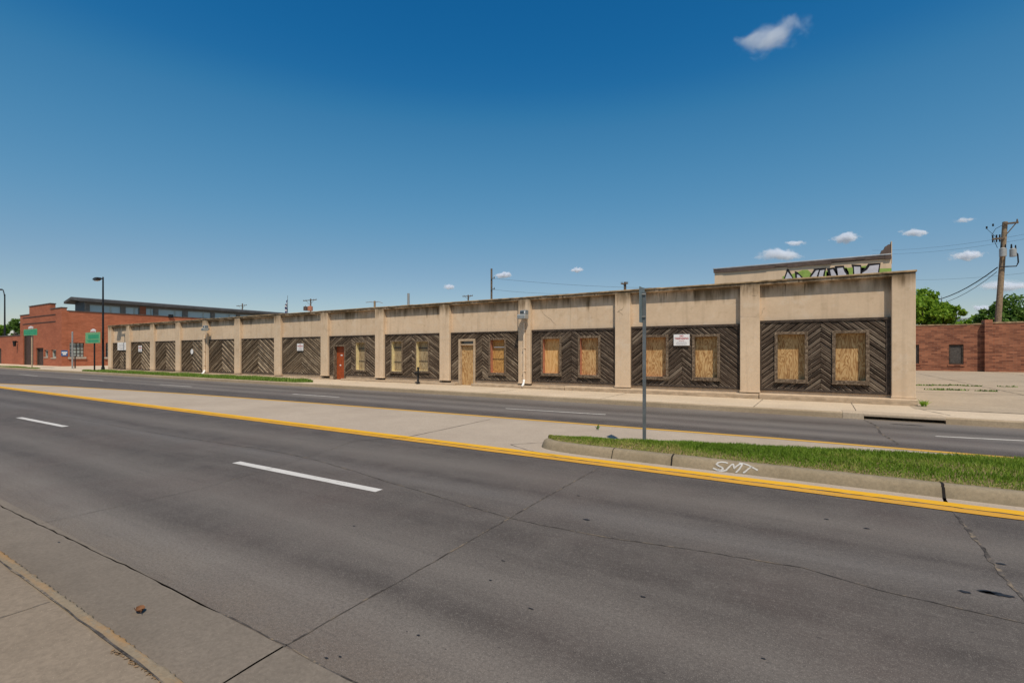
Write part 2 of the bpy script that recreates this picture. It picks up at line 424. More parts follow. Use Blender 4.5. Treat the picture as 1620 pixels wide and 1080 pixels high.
# ------------------------------------------------------------------ ground and roads
def blot(b,px,py,rx,ry,z=.0045,rot=0,n=18,sq=.35,zg=0.0):
    cx,cy=atz(px,py,zg)
    pts=[]
    for i in range(n):
        t=2*PI*i/n; k=1+R.uniform(-sq,sq); dx=rx*k*math.cos(t); dy=ry*k*math.sin(t)
        pts.append((cx+dx*math.cos(rot)-dy*math.sin(rot),cy+dx*math.sin(rot)+dy*math.cos(rot),z))
    b.poly(pts)
XL,XR=-260.0,90.0
def structure(name,b,mat,**k): return b.build(name,mat,kind='structure',**k)
b=MB(); b.poly([(-3000,-3000,-.06),(3000,-3000,-.06),(3000,3000,-.06),(-3000,3000,-.06)]); structure('ground',b,M['ground_far'])
YK=1.15                      # near kerb face
YG=1.70                      # gutter seam
YM=7.0                       # near edge of double yellow line
YC=15.2                      # far kerb face
b=MB(); b.poly([(XL,YG-.02,0),(XR,YG-.02,0),(XR,YC+.7,0),(XL,YC+.7,0)]); structure('road',b,M['road_surface'])
b=MB(); b.poly([(XL,YK-.1,.004),(XR,YK-.1,.004),(XR,YG,.004),(XL,YG,.004)]); structure('gutter',b,M['gutter'])
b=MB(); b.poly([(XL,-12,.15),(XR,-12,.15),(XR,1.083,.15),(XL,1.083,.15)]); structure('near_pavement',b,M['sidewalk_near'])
def kerb_prof(y0,y1,z0,z1,r=.03):  # rounded front top edge; front faces -y or +y
    pts=[(y0,z0)]
    s=1 if y1>y0 else -1
    for i in range(5):
        a=PI/2*i/4; pts.append((y0+s*(r-r*math.cos(a)),z1-r+r*math.sin(a)))
    pts+=[(y1,z1),(y1,z0)]
    return pts
b=MB()
x=XL
pr=kerb_prof(YK,1.085,-.05,.155,.022)
NX=260; xs=np.concatenate([np.linspace(XL,-12,40),np.linspace(-11.9,-6.6,60),np.linspace(-6.58,0,300),np.linspace(.1,6,40),np.linspace(7,XR,20)])
for i,xx in enumerate(xs):
    j=NR.uniform(-.008,.005) if -12<xx<6 else 0
    for k,(py,pz) in enumerate(pr):
        b.v.append((xx,py+(j if k<4 else 0),pz+(j*.35 if 1<=k<6 else 0)))
n=len(pr)
for i in range(len(xs)-1):
    for k in range(n-1):
        b.f.append((i*n+k,(i+1)*n+k,(i+1)*n+k+1,i*n+k+1)); b.r.append(0); b.mi.append(0); b.uv.append([(0,0)]*4)
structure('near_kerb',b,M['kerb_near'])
# seam behind near kerb, pavement joints
def jline(b,px,z,w,jit=.006,step=.12): b.strip([atz(x,y,z) for x,y in px],w,z+.004,jit,step)
b=MB()
b.strip([(-40,1.084),(6,1.084)],.010,.159,.005,.15)
for xx in (-9.3,-6.2,-4.05,-1.2): b.strip([(xx,-3),(xx+.02,1.07)],.005,.155,.003,.15)
structure('pavement_joint',b,M['joint_seal'])

b=MB()
for k in range(60):
    t_=R.random(); px_=178+t_*95+R.uniform(-3,3); py_=1030+t_*58+R.uniform(-3,3)
    blot(b,px_,py_,R.uniform(.003,.012),R.uniform(.002,.006),.1545,R.uniform(0,3),9,.4,.15)
structure('rust_stain',b,M['rust_stain'])
# median concrete and lines
thin=[atz(x,y) for x,y in [(-160,601.5),(0,607),(100,611.3),(200,617.2),(300,623.5),(500,638),(720,655),(946,672.6),(1220,693)]]
thin=[(XL,thin[0][1]-.2)]+thin+[(6,10.85),(XR,10.9)]
b=MB()
for (x0,y0),(x1,y1) in zip(thin,thin[1:]):
    b.poly([(x0,YM+.1,.004),(x1,YM+.1,.004),(x1,y1,.004),(x0,y0,.004)])
structure('median_pavement',b,M['median_concrete'])
b=MB(); b.strip(thin,.17,.008); structure('thin_yellow_line',b,M['yellow_paint_far'])
def linepts(y): return [(XL,y)]+[(x_,y+R.uniform(-.004,.004)) for x_ in np.arange(-60,14,.25)]+[(XR,y)]
b=MB(); b.strip(linepts(6.97),.175,.008,.0015); structure('outer_yellow_line',b,M['yellow_paint_worn'])
b=MB(); b.strip(linepts(7.175),.185,.008,.0015); structure('inner_yellow_line',b,M['yellow_paint'])
b=MB(); b.strip([(-6.5,7.070),(12,7.070)],.026,.010,.010,.10); structure('line_gap',b,M['joint_seal'])
# lane dashes near and far
b=MB()
for k in range(-7,4):
    x0=-7.57+10.0*k
    if k in (-1,0) or k<-1 or k>0:
        yy=4.17 if k>=0 else 4.06+.0
        b.strip([(x0,yy),(x0+3.05,yy+.06)],.13,.004,.002,.3)
structure('lane_dash',b,M['white_paint'])
b=MB()
fd=[((31,592),(59,594.6)),((126.5,599.5),(163.6,602)),((253,608),(304,611.5)),((463,623),(537,628.2)),((800,646),(958,655.6)),((1480,690),(1640,698))]
for p,q in fd:
    b.strip([atz(*p),atz(*q)],.095,.004,.002,.5)
structure('far_lane_dash',b,M['white_paint_far'])
# slab joints and cracks
b=MB()
jline(b,[(-40,782),(0,800),(60,829),(135,865),(220,905),(300,947),(380,985),(455,1022),(520,1058),(600,1100)],0,.009)
b.strip([(2,1.70),(12,1.70)],.02,.006,.006,.2)
jline(b,[(28,646),(120,662),(227,682),(330,698),(432,713),(498,727),(560,745),(613,762),(670,778),(740,800),(804,818.5),(850,829),(960,850),(1100,870),(1270,898),(1390,938-5),(1500,958),(1620,985),(1720,1008)],0,.009)
jline(b,[(330,1096),(356,1080),(450,1022),(480,1004.5),(600,936.8),(681.5,891),(740,857),(807,818.7),(880,777),(946,741)],0,.009)
jline(b,[(1493,787),(1500,798),(1508.5,811),(1530,836),(1557,871),(1585,908),(1620,950),(1680,1020)],0,.026,.010,.06)
jline(b,[(65,828),(185,801.5),(310,775),(426,742),(520,712),(560,697)],0,.006)
jline(b,[(1366,664),(1385,672),(1392,684),(1423,703)],0,.035,.015,.2)
structure('road_joint',b,M['joint_seal'])
b=MB()
jline(b,[(560,697),(646,691),(776,663)],.004,.02,.006,.2)
jline(b,[(808,703),(835,712),(880,721)],.004,.012); jline(b,[(808,703),(860,700)],.004,.012)
structure('median_joint',b,M['joint_seal'])
# oil stains
b=MB()
for px,py,rx,ry in [(1575,939,.075,.035),(1562,937,.05,.02),(1525,936,.035,.018),(1583,892,.03,.016),(928,822,.035,.018),(1372,836,.028,.014),(1307,821,.02,.01),(915,784,.02,.012),
                    (662,1005,.012,.008),(516,1041,.012,.007),(538,1039,.01,.006),(93,858,.018,.009),(776,918,.012,.007),(1208,1042,.012,.006),(560,832,.018,.006),(796,887,.02,.006),(1017,944,.02,.007),(840,963,.02,.006)]:
    blot(b,px,py,rx,ry)
structure('oil_stain',b,M['black_stain'])
b=MB(); blot(b,1437,672,.32,.05,.0045,0,26,.25); structure('damp_patch',b,M['black_stain'])

# ------------------------------------------------------------------ median island
near=[(-4.25,7.86),(-4.12,7.62),(-3.8,7.5),(-3.3,7.45),(-2.4,7.44),(0,7.46),(4,7.48),(10,7.48),(40,7.48)]
far=[(-4.25,7.86),(-4.15,8.06),(-3.85,8.2),(-2.9,8.42),(-1,9.05),(1.2,9.72),(2.9,10.15),(5,10.35),(10,10.42),(40,10.42)]
def resample(P,step):
    out=[]
    for a,c in zip(P,P[1:]):
        a,c=Vector(a),Vector(c); n=max(1,int((c-a).length/step)) if a.x<12 else 6
        for i in range(n): out.append(a.lerp(c,i/n))
    return out+[Vector(P[-1])]
loop=resample(list(reversed(far)),.12)[:-1]+resample(near,.12)
# smooth
for _ in range(3):
    loop=[loop[0]]+[(loop[i-1]+loop[i]*2+loop[i+1])/4 for i in range(1,len(loop)-1)]+[loop[-1]]
prof=[(0,-.03),(0.0,.0),(.035,.085),(.05,.118),(.075,.138),(.11,.147),(.17,.150),(.19,.12)]
def inset(i,d):
    a=loop[max(i-1,0)]; c=loop[min(i+1,len(loop)-1)]; t=(c-a).normalized(); nrm=Vector((-t.y,t.x))
    return loop[i]+nrm*d
b=MB(); n=len(prof)
cen=Vector((0,8.4))
sgn=1 if (inset(len(loop)-60,.1)-Vector((0,8.5))).length<(loop[len(loop)-60]-Vector((0,8.5))).length else -1
for i in range(len(loop)):
    wv=.5+.5*math.sin(loop[i].x*.8)
    for d,z in prof:
        p=inset(i,sgn*d); b.v.append((p.x,p.y+(NR.uniform(-.003,.003) if z>.05 else 0),z+(NR.uniform(-.003,.003) if z>.05 else 0)))
for i in range(len(loop)-1):
    for k in range(n-1):
        b.f.append((i*n+k,(i+1)*n+k,(i+1)*n+k+1,i*n+k+1)); b.r.append(0); b.mi.append(0); b.uv.append([(0,0)]*4)
kerb=structure('island_kerb',b,M['kerb_island'],smooth=True)
# worn yellow-brown nose of the kerb: ring of soil inside
inner=[inset(i,sgn*.185) for i in range(len(loop))]
b=MB(); mid=[(p.x,p.y) for p in inner]
# soil sheet: rows between far and near edge sampled by x
def edge_at(P,x):
    P=sorted(P)
    for (x0,y0),(x1,y1) in zip(P,P[1:]):
        if x0<=x<=x1: return y0+(y1-y0)*(x-x0)/(x1-x0) if x1>x0 else y0
    return P[-1][1] if x>P[-1][0] else P[0][1]
nE=[(p[0],p[1]+.17) for p in near[1:]]; fE=[(p[0],p[1]-.17) for p in far[1:]]
nE[0]=(-4.07,7.86); fE[0]=(-4.07,7.86)
xs=[-4.07,-3.95,-3.8,-3.5,-3,-2,-1,0,1.2,2.9,5,10,40]
for x0,x1 in zip(xs,xs[1:]):
    for k in range(6):
        q=lambda x,t:(x,edge_at(nE,x)*(1-t)+edge_at(fE,x)*t,.14+.05*math.sin(PI*t))
        b.poly([q(x0,k/6),q(x1,k/6),q(x1,(k+1)/6),q(x0,(k+1)/6)])
structure('median_soil',b,M['soil'])
def grass(name,pts,hs,w,mat,label,cat,dry):
    """pts: (N,3) roots. one triangle-and-quad blade each"""
    N=len(pts); a=NR.uniform(0,2*PI,N); lean=NR.uniform(.1,.9,N)*hs; la=NR.uniform(0,2*PI,N)
    dx=np.stack([np.cos(a)*w,np.sin(a)*w,np.zeros(N)],1)*NR.uniform(.6,1.3,(N,1))
    top=pts+np.stack([np.cos(la)*lean,np.sin(la)*lean,hs],1)
    midp=pts+np.stack([np.cos(la)*lean*.3,np.sin(la)*lean*.3,hs*.6],1)
    V=np.stack([pts-dx,pts+dx,midp-dx*.8,midp+dx*.8,top],1).reshape(-1,3)
    base=np.arange(N)*5
    me=bpy.data.meshes.new(name)
    o0=np.array([pts[:,0].mean(),pts[:,1].mean(),pts[:,2].min()])
    me.vertices.add(N*5); me.vertices.foreach_set('co',(V-o0).ravel())
    li=np.stack([base,base+1,base+3,base+2, base+2,base+3,base+4],1).ravel()
    me.loops.add(N*7); me.loops.foreach_set('vertex_index',li.astype(np.int32))
    st=np.stack([np.arange(N)*7,np.arange(N)*7+4],1).ravel(); tt=np.tile([4,3],N)
    me.polygons.add(N*2); me.polygons.foreach_set('loop_start',st.astype(np.int32)); me.polygons.foreach_set('loop_total',tt.astype(np.int32))
    me.update(calc_edges=True); me.validate()
    at=me.attributes.new('rnd','FLOAT','FACE'); at.data.foreach_set('value',np.repeat(dry,2).astype(np.float32))
    me.materials.append(mat)
    o=bpy.data.objects.new(name,me); C.objects.link(o); o.location=o0
    tag(o,label,cat,None,'stuff'); return o
def vnoise(x,y,s,seed=0):
    return (np.sin(x*s*1.3+seed)+np.sin(y*s*2.1+seed*2+x*s*.5)+np.sin((x+y)*s*.9+seed*3+np.sin(x*s*1.7)))/3
P=[]
def scatter(n,x0,x1,bias=1.0):
    x=x0+(x1-x0)*NR.rand(n)**bias; t=NR.rand(n)
    ne=np.array([edge_at(nE,q) for q in x]); fe=np.array([edge_at(fE,q) for q in x])
    return np.stack([x,ne*(1-t)+fe*t,.135+.05*np.sin(PI*t)],1)
P=np.concatenate([scatter(60000,-4.05,4.2),scatter(42000,4.2,12),scatter(30000,12,30)])
dr=vnoise(P[:,0],P[:,1],2.1,1.0)*.5+.5; dr2=vnoise(P[:,0],P[:,1],6.3,4.0)*.5+.5
edge=np.clip(1-(P[:,1]-7.6)/.45,0,1)
nose=np.clip((-2.2-P[:,0])/1.6,0,1)
pat=np.clip((vnoise(P[:,0]*1.0,P[:,1]*2.2,1.35,5.)-.25)*1.8,0,1)
keep=NR.rand(len(P))>np.clip(.75*edge*dr2+.45*nose*dr+.35*pat,0,.92)
dryv=np.clip(.14+.5*NR.rand(len(P))*dr+.7*edge*NR.rand(len(P))+.35*nose*NR.rand(len(P))+(dr*dr2>.5)*.35*NR.rand(len(P))+.55*pat*NR.rand(len(P)),0,1)
hh=(.025+.055*NR.rand(len(P)))*(1-.45*edge)*(1-.35*nose)*(.7+.5*dr2)
grass('median_grass',P[keep],hh[keep],.0045,M['grass_blades'],'mown green grass with dry patches on the kerbed traffic island','grass',dryv[keep])
# kerb joints: dark slots across the island kerb
b=MB()
for px,py,w in ((965,727,.012),(1057,741,.022),(1493,787,.028)):
    xx=atz(px,py)[0]; yb=edge_at(near[1:],xx)
    pts=[(d,z) for d,z in prof[1:7]]
    for (d0,z0),(d1,z1) in zip(pts,pts[1:]):
        j=R.uniform(-.006,.006)
        b.poly([(xx-w/2+j,yb+d0-.004,z0+.004),(xx+w/2+j,yb+d0-.004,z0+.004),(xx+w/2,yb+d1-.004,z1+.004),(xx-w/2,yb+d1-.004,z1+.004)])
structure('kerb_joint',b,M['dark_gap'])
# spray paint letters on the kerb face
b=MB()
def zoom3(x,y): return (820+x/3.857,640+y/3.857)
strokes=[[(1278,352),(1262,345),(1240,342),(1220,350),(1210,364),(1225,378),(1245,388),(1252,400),(1240,410),(1215,408),(1190,396)],
         [(1215,412),(1245,417),(1270,411),(1282,392),(1300,366),(1311,358),(1316,378),(1318,396),(1334,374),(1352,357),(1366,352),(1362,372),(1348,402),(1330,427)],
         [(1345,343),(1372,348),(1400,362),(1432,384),(1462,404)],[(1428,376),(1415,384),(1400,400),(1388,416),(1374,428)]]
def on_face(px,py):
    xx,z=atY(px,py,7.50); z=max(-.05,min(.30,z))+.045
    yb=edge_at(near[1:],xx)
    # walk up the profile by arc length z
    s=(z-.002)*.76; P=prof[1:7]
    for (d0,z0),(d1,z1) in zip(P,P[1:]):
        L=math.hypot(d1-d0,z1-z0)
        if s<=L or (d1,z1)==P[-1]:
            t=s/L; return Vector((xx,yb+d0+(d1-d0)*t,z0+(z1-z0)*t))
        s-=L
for st in strokes:
    pts=[]
    for a,c in zip(st,st[1:]):
        for i in range(3): pts.append((a[0]+(c[0]-a[0])*i/3,a[1]+(c[1]-a[1])*i/3))
    pts.append(st[-1])
    L=[]
    for i,p in enumerate(pts):
        a=pts[max(0,i-1)]; c=pts[min(len(pts)-1,i+1)]; d=Vector((c[0]-a[0],c[1]-a[1])).normalized(); nn=Vector((-d.y,d.x))*(5.4+R.uniform(-.9,.9))
        e=[]
        for sg in (1,-1):
            q=on_face(*zoom3(p[0]+sg*nn.x,p[1]+sg*nn.y)); e.append((q.x,q.y-.006,q.z+.004))
        L.append(e)
    for (a,c),(d,e) in zip(L,L[1:]): b.poly([a,d,e,c])
b.build('graffiti_tag',M['spray_white'],label='white spray painted letters on the face of the island kerb',cat='graffiti',fix=False)

# sign post on island
px,py=atz(1019,697,.2)
t=thing('sign_post',(px,py,.2),'tall grey metal sign post seen edge-on, standing in the grassy traffic island','sign post')
b=MB()
b.box(px-.026,px+.026,py-.004,py+.004,.12,2.72); 
b.box(px-.026,px-.018,py+.004,py+.030,.12,2.72); b.box(px+.018,px+.026,py+.004,py+.030,.12,2.72)
b.build('post',M['grey_metal'],t)
b=MB(); b.prism([(py-.17,2.2),(py+.13,2.2),(py+.13,2.80),(py-.17,2.80)],'x',px-.034,px-.0285)
b.build('sign_panel',M['sign_back'],t,bevel=.002)
for zz in (2.3,2.68):
    b=MB(); b.cyl((px-.04,py-.02,zz),(px+.034,py-.02,zz),.008,n=8); b.build('bolt',M['galvanised'],t)
# small weed and its twigs on the median concrete
def weed(name,x,y,z,h,r,n,label,mat='leaves_dark',cat='weed',group=None):
    b=MB()
    for i in range(n):
        a=R.uniform(0,2*PI); l=h*R.uniform(.5,1); ln=r*R.uniform(.2,1)
        x0,y0=x+R.uniform(-.3,.3)*r,y+R.uniform(-.3,.3)*r; w=.012+.1*h*R.uniform(.3,.8)*.3
        t=(x0+math.cos(a)*ln,y0+math.sin(a)*ln,z+l); m=(x0+math.cos(a)*ln*.4,y0+math.sin(a)*ln*.4,z+l*.6)
        c,s_=math.cos(a+1.57)*w,math.sin(a+1.57)*w
        b.poly([(x0,y0,z),(m[0]+c,m[1]+s_,m[2]),t,(m[0]-c,m[1]-s_,m[2])],R.random())
    return b.build(name,M[mat],label=label,cat=cat,group=group,fix=False)
wx,wy=atz(945.5,680); weed('weed',wx,wy,.004,.14,.08,9,'small green weed growing in the pale median concrete beside the grass tip')
# brown leaf on the road
lx,ly=atz(218,970)
b=MB(); N=7
vs=[]; 
for i in range(N):
    u=i/(N-1); ww=.024*math.sin(PI*min(1,u*.93+.05))
    for k in range(5):
        q=(k-2)/2; vs.append((lx-.035+.08*u,ly+ww*q*1.2+.01*math.sin(u*3),.010+.022*q*q*(1-.3*u)+.014*math.sin(u*PI*2.2)*.5+.012*u))
b.mesh(vs,[(i*5+k,(i+1)*5+k,(i+1)*5+k+1,i*5+k+1) for i in range(N-1) for k in range(4)])
b.cyl((lx+.045,ly,.022),(lx+.065,ly-.008,.03),.002,n=6)
o=b.build('fallen_leaf',M['leaf_brown'],label='curled brown dead leaf lying in the near gutter',cat='leaf',fix=False)

# ------------------------------------------------------------------ far kerb, pavement, lot
DX0,DX1=1.13,2.68   # storm drain opening
b=MB()
pr=kerb_prof(YC,YC+.16,-.05,.152,.03)
for x0,x1 in ((XL,-14),(-14,DX0-.45),(DX1+.03,5.35),(5.39,XR)):
    b.prism([(p[0],p[1]) for p in pr],'x',x0,x1)
structure('far_kerb',b,M['kerb_far'])
b=MB(); 
b.poly([(XL,YC+.15,.15),(DX0-.45,YC+.15,.15),(DX0-.45,19.7,.15),(XL,19.7,.15)])
b.poly([(DX0-.45,YC+.55,.15),(DX1+.03,YC+.55,.15),(DX1+.03,19.7,.15),(DX0-.45,19.7,.15)])
b.poly([(DX1+.03,YC+.15,.15),(XR,YC+.15,.15),(XR,19.7,.15),(DX1+.03,19.7,.15)])
structure('far_pavement',b,M['sidewalk_far'])
# lot sheet
b=MB(); b.poly([(2.4,17.1,.154),(XR,17.1,.154),(XR,54,.154),(2.4,54,.154)]); structure('parking_lot',b,M['lot'])
b=MB(); b.poly([(-110,19.7,.146),(-54.1,19.7,.146),(-54.1,90,.146),(-110,90,.146)]); structure('side_yard',b,M['sidewalk_far'])
b=MB()
b.strip([(2.62,17.12),(25,17.12)],.035,.159,.02,.2)
for xx in (-1.4,1.0,-6.0,-10.5,-15,-20): b.strip([(xx,YC+.16),(xx+.03,18)],.014,.155,.004,.2)
b.strip([(5.37,YC+.02),(5.30,17.1)],.03,.156,.008,.2); b.strip([(2.9,YC+.6),(2.5,17.1)],.02,.156,.008,.2)
for yy in (24.5,27.2,36): b.strip([(2.7,yy),(40,yy)],.05,.159,.02,.4)
for xx in (6.5,12,18,25): b.strip([(xx,17.2),(xx+.1,53)],.03,.159,.015,.4)
structure('pavement_seam',b,M['joint_seal'])
# storm drain
t=thing('storm_drain',((DX0+DX1)/2,YC+.2,0),'dark kerb inlet storm drain with concrete lid near the beige building corner','storm drain')
b=MB(); b.box(DX0-.02,DX1+.03,YC-.01,YC+.55,.075,.156); b.build('lid',M['drain_concrete'],t,bevel=.02)
b=MB(); b.box(DX0-.45,DX0,YC-.008,YC+.55,-.05,.156); b.build('side_block',M['drain_concrete'],t,bevel=.015)
b=MB(); b.box(DX0-.02,DX1+.02,YC+.50,YC+.55,-.05,.074); b.build('back_wall',M['dark_gap'],t)
b=MB(); b.poly([(DX0,YC,.006),(DX1,YC,.006),(DX1,YC+.5,.006),(DX0,YC+.5,.006)]); b.build('sump_floor',M['drain_concrete'],t)
# grass verge along the far kerb
vn=[(-51,15.5),(-48,15.42),(-40,15.4),(-22.6,15.4),(-21.9,15.9)]; vf=[(-51,15.9),(-48,16.8),(-40,17.0),(-24,16.95),(-21.9,16.0)]
b=MB()
for x0,x1 in zip(np.linspace(-51,-21.9,16)[:-1],np.linspace(-51,-21.9,16)[1:]):
    b.poly([(x0,edge_at(vn,x0),.154),(x1,edge_at(vn,x1),.154),(x1,edge_at(vf,x1),.156),(x0,edge_at(vf,x0),.156)])
structure('verge_soil',b,M['soil'])
def verge(name,n,x0,x1,A,B,label,h=.14):
    x=x0+(x1-x0)*NR.rand(n); t=NR.rand(n)
    a=np.array([edge_at(A,q) for q in x]); c=np.array([edge_at(B,q) for q in x])
    P=np.stack([x,a*(1-t)+c*t,np.full(n,.155)],1)
    k=vnoise(P[:,0],P[:,1],1.7,2.)*.5+.5
    grass(name,P,(h*.4+h*.9*NR.rand(n))*(.55+.6*k),.010,M['grass_lush'],label,'grass',np.clip(.1+.5*NR.rand(n)*(.5+k)+.4*(NR.rand(n)<.12),0,1))
verge('verge_grass',38000,-51,-21.9,vn,vf,'long strip of bright grass between far kerb and beige building')
vn2=[(-80,15.6),(-70,15.45),(-62,15.5)]; vf2=[(-80,15.8),(-72,16.6),(-62,15.8)]
b=MB()
for x0,x1 in ((-80,-76),(-76,-70),(-70,-66),(-66,-62)):
    b.poly([(x0,edge_at(vn2,x0),.154),(x1,edge_at(vn2,x1),.154),(x1,edge_at(vf2,x1),.156),(x0,edge_at(vf2,x0),.156)])
structure('verge_soil',b,M['soil'])
verge('verge_grass',7000,-80,-62,vn2,vf2,'short dry grass patch round the leftmost green sign post',.09)

# ------------------------------------------------------------------ main building
YF,YW,YB=18.2,18.40,18.36      # pilaster front, recessed wall face, board face
bld=thing('commercial_building',(-25.6,24,.15),'long low abandoned beige building with boarded windows and diagonal timber panels','building')
PX=[-53.82,-50.1,-45.67,-41.45,-37.46,-33.30,-28.77,-24.24,-19.76,-15.33,-10.89,-6.51,-2.08,2.02]
PW=[.68]+[.66]*6+[.62]*2+[.60]*4+[.56]
XB0,XB1=PX[0],PX[-1]+PW[-1]
ZT=4.08
def wtop(i): return [2.53,2.57,2.58,2.60,2.61,2.61,2.62,2.63,2.64,2.64,2.66,2.68,2.76][i]
def wbot(i): return [.24,.24,.26,.28,.30,.33,.38,.40,.40,.40,.42,.42,.42][i]
# windows: outer frame x0,x1,z0,z1 ; style
WIN={12:[(-1.05,-.10,.73,2.37,'g'),(.55,1.50,.73,2.38,'g')],
     11:[(-5.47,-4.50,.71,2.35,'g'),(-3.67,-2.73,.72,2.34,'g')],
     10:[(-9.83,-8.86,.73,2.35,'t'),(-8.12,-7.15,.70,2.36,'g2')],
      9:[(-12.52,-11.58,.69,2.34,'b')],
      8:[(-18.73,-17.86,.64,2.32,'c'),(-17.01,-16.08,.70,2.30,'c')],
      7:[(-21.45,-20.59,.66,2.29,'c')]}
DOOR={9:(-14.25,-13.28,.17,2.32),7:(-23.26,-22.25,.20,2.11)}
# core and upper walls
b=MB()
b.box(XB0+.05,XB1-.05,18.66,44,.1,3.55)
b.build('back_wall',M['stucco'],bld)
b=MB(); b.box(XB0+.1,XB1-.1,18.80,43.9,3.56,3.62); b.build('roof',M['roofing'],bld)
for i in range(13):
    x0,x1=PX[i]+PW[i],PX[i+1]
    b=MB(); b.box(x0-.02,x1+.02,YW,18.655,wtop(i)+.0,3.915); b.build('upper_wall',M['stucco'],bld)
    b=MB()
    xs_=[x0-.02,x1+.02]
    if i in DOOR:
        d=DOOR[i]; b.box(x0-.02,d[0],YW-.03,18.655,.1,wbot(i)); b.box(d[1],x1+.02,YW-.03,18.655,.1,wbot(i))
    else: b.box(x0-.02,x1+.02,YW-.03,18.655,.1,wbot(i))
    b.build('sill_wall',M['stucco'],bld,bevel=.01)
# parapet beam (front flush with the pilasters, 3 mm back) and soffit chamfer
b=MB(); b.prism([(YF+.004,3.955),(YF+.004,ZT-.04),(18.72,ZT-.04),(18.72,3.56),(18.66,3.56),(18.66,3.916),(YW-.001,3.916)],'x',XB0+.003,XB1-.003)
b.build('parapet',M['stucco'],bld)
b=MB()
xx=XB0-.03
seg=np.linspace(XB0-.03,XB1+.03,70)
for a,c in zip(seg,seg[1:]):
    dz=R.uniform(-.006,.006)
    b.box(a,c-.003,YF-.03,18.78,ZT-.038+dz*.3,ZT+.008+dz)
b.build('coping',M['coping_conc'],bld,bevel=.006)
for i,(x,w) in enumerate(zip(PX,PW)):
    b=MB(); b.box(x,x+w,YF,18.655,.34 if i>6 else .22,ZT-.042)
    b.build('pilaster',M['stucco'],bld,bevel=.018)
# plinth ledge
b=MB()
def ledge(a,c,h):
    b.prism([(YF-.20,.1),(YF-.20,h-.02),(YF-.18,h),(18.4,h),(18.4,.1)],'x',a,c)
cuts=[XB0,DOOR[7][0],DOOR[7][1],DOOR[9][0],DOOR[9][1],XB1+.02]
hs=[(cuts[0],cuts[1]),(cuts[2],cuts[3]),(cuts[4],-8.6),(-8.57,-1.5),(-1.48,cuts[5])]
for a,c in hs:
    h=.20 if a<-30 else .245 if a<-14 else .27 if a<-8.58 else .31 if a<-1.49 else .335
    ledge(a,c,h)
b.build('plinth',M['stucco'],bld,bevel=.012)
for x,w in zip(PX[7:],PW[7:]):
    b=MB(); b.box(x-.015,x+w+.015,YF-.018,18.3,.335,.40); b.build('pilaster_foot',M['stucco'],bld,bevel=.01)
# timber panels
def clip(poly,a,bb,c):     # keep a*x+b*z<=c
    out=[]
    for p,q in zip(poly,poly[1:]+poly[:1]):
        fp=a*p[0]+bb*p[1]-c; fq=a*q[0]+bb*q[1]-c
        if fp<=0: out.append(p)
        if (fp<0<fq) or (fq<0<fp):
            t=fp/(fp-fq); out.append((p[0]+(q[0]-p[0])*t,p[1]+(q[1]-p[1])*t))
    return out
def boards(b,rects,sgn,ang,pitch,yb,x_ref,z_ref):
    d=(math.cos(ang),sgn*math.sin(ang)); nv=(-sgn*math.sin(ang)*sgn if False else -d[1],d[0])   # across
    if nv[1]<0: nv=(-nv[0],-nv[1])
    lap=x_ref<-28; gap=.024 if lap else .019; ch=.016 if lap else .011; dep=.05
    xs=[p for r in rects for p in ((r[0],r[2]),(r[1],r[2]),(r[0],r[3]),(r[1],r[3]))]
    vals=[(p[0]-x_ref)*nv[0]+(p[1]-z_ref)*nv[1] for p in xs]
    k0=int(math.floor(min(vals)/pitch)); k1=int(math.ceil(max(vals)/pitch))
    BR=random.Random(int(x_ref*100)+(5 if sgn>0 else 9))
    for k in range(k0,k1+1):
        w=pitch-gap*BR.uniform(.6,1.6); v0=k*pitch; rn=BR.random(); off=BR.uniform(0,40)
        tilt=BR.uniform(-.006,.006); oy=BR.uniform(-.004,.004)+((.014 if k%2 else -.010) if lap else (.007 if k%2 else -.005))
        def yv(v):
            e=.0
            if v<ch: e=ch-v
            elif v>w-ch: e=v-(w-ch)
            return yb+oy+tilt*(v/w-.5)+e*.85
        for (va,vb) in ((0,ch),(ch,w-ch),(w-ch,w)):
            big=[]
            for uu,vv in ((-20,va),(20,va),(20,vb),(-20,vb)):
                big.append((x_ref+d[0]*uu+nv[0]*(v0+vv),z_ref+d[1]*uu+nv[1]*(v0+vv)))
            for r in rects:
                p=big
                for pl in ((-1,0,-r[0]),(1,0,r[1]),(0,-1,-r[2]),(0,1,r[3])):
                    p=clip(p,*pl)
                    if len(p)<3: break
                if len(p)<3: continue
                loc=[((q[0]-x_ref)*d[0]+(q[1]-z_ref)*d[1],(q[0]-x_ref)*nv[0]+(q[1]-z_ref)*nv[1]-v0) for q in p]
                pts=[(q[0],yv(l[1]),q[1]) for q,l in zip(p,loc)]
                # face -Y
                A=sum(p[i][0]*p[(i+1)%len(p)][1]-p[(i+1)%len(p)][0]*p[i][1] for i in range(len(p)))
                if A<0: pts=pts[::-1]; loc=loc[::-1]
                b.poly(pts,rn,[(l[0]+off,l[1]+off*3) for l in loc])
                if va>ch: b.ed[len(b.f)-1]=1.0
                for vv,flag in ((0,va==0),(w,vb==w)):
                    if not flag: continue
                    e=[(q,l) for q,l in zip(pts,loc) if abs(l[1]-vv)<1e-6]
                    if len(e)==2:
                        (q0,l0),(q1,l1)=e
                        b.poly([q0,q1,(q1[0],q1[1]+dep,q1[2]),(q0[0],q0[1]+dep,q0[2])],rn,[(l0[0]+off,off*3+l0[1]),(l1[0]+off,off*3+l1[1]),(l1[0]+off,off*3+.05),(l0[0]+off,off*3+.05)])
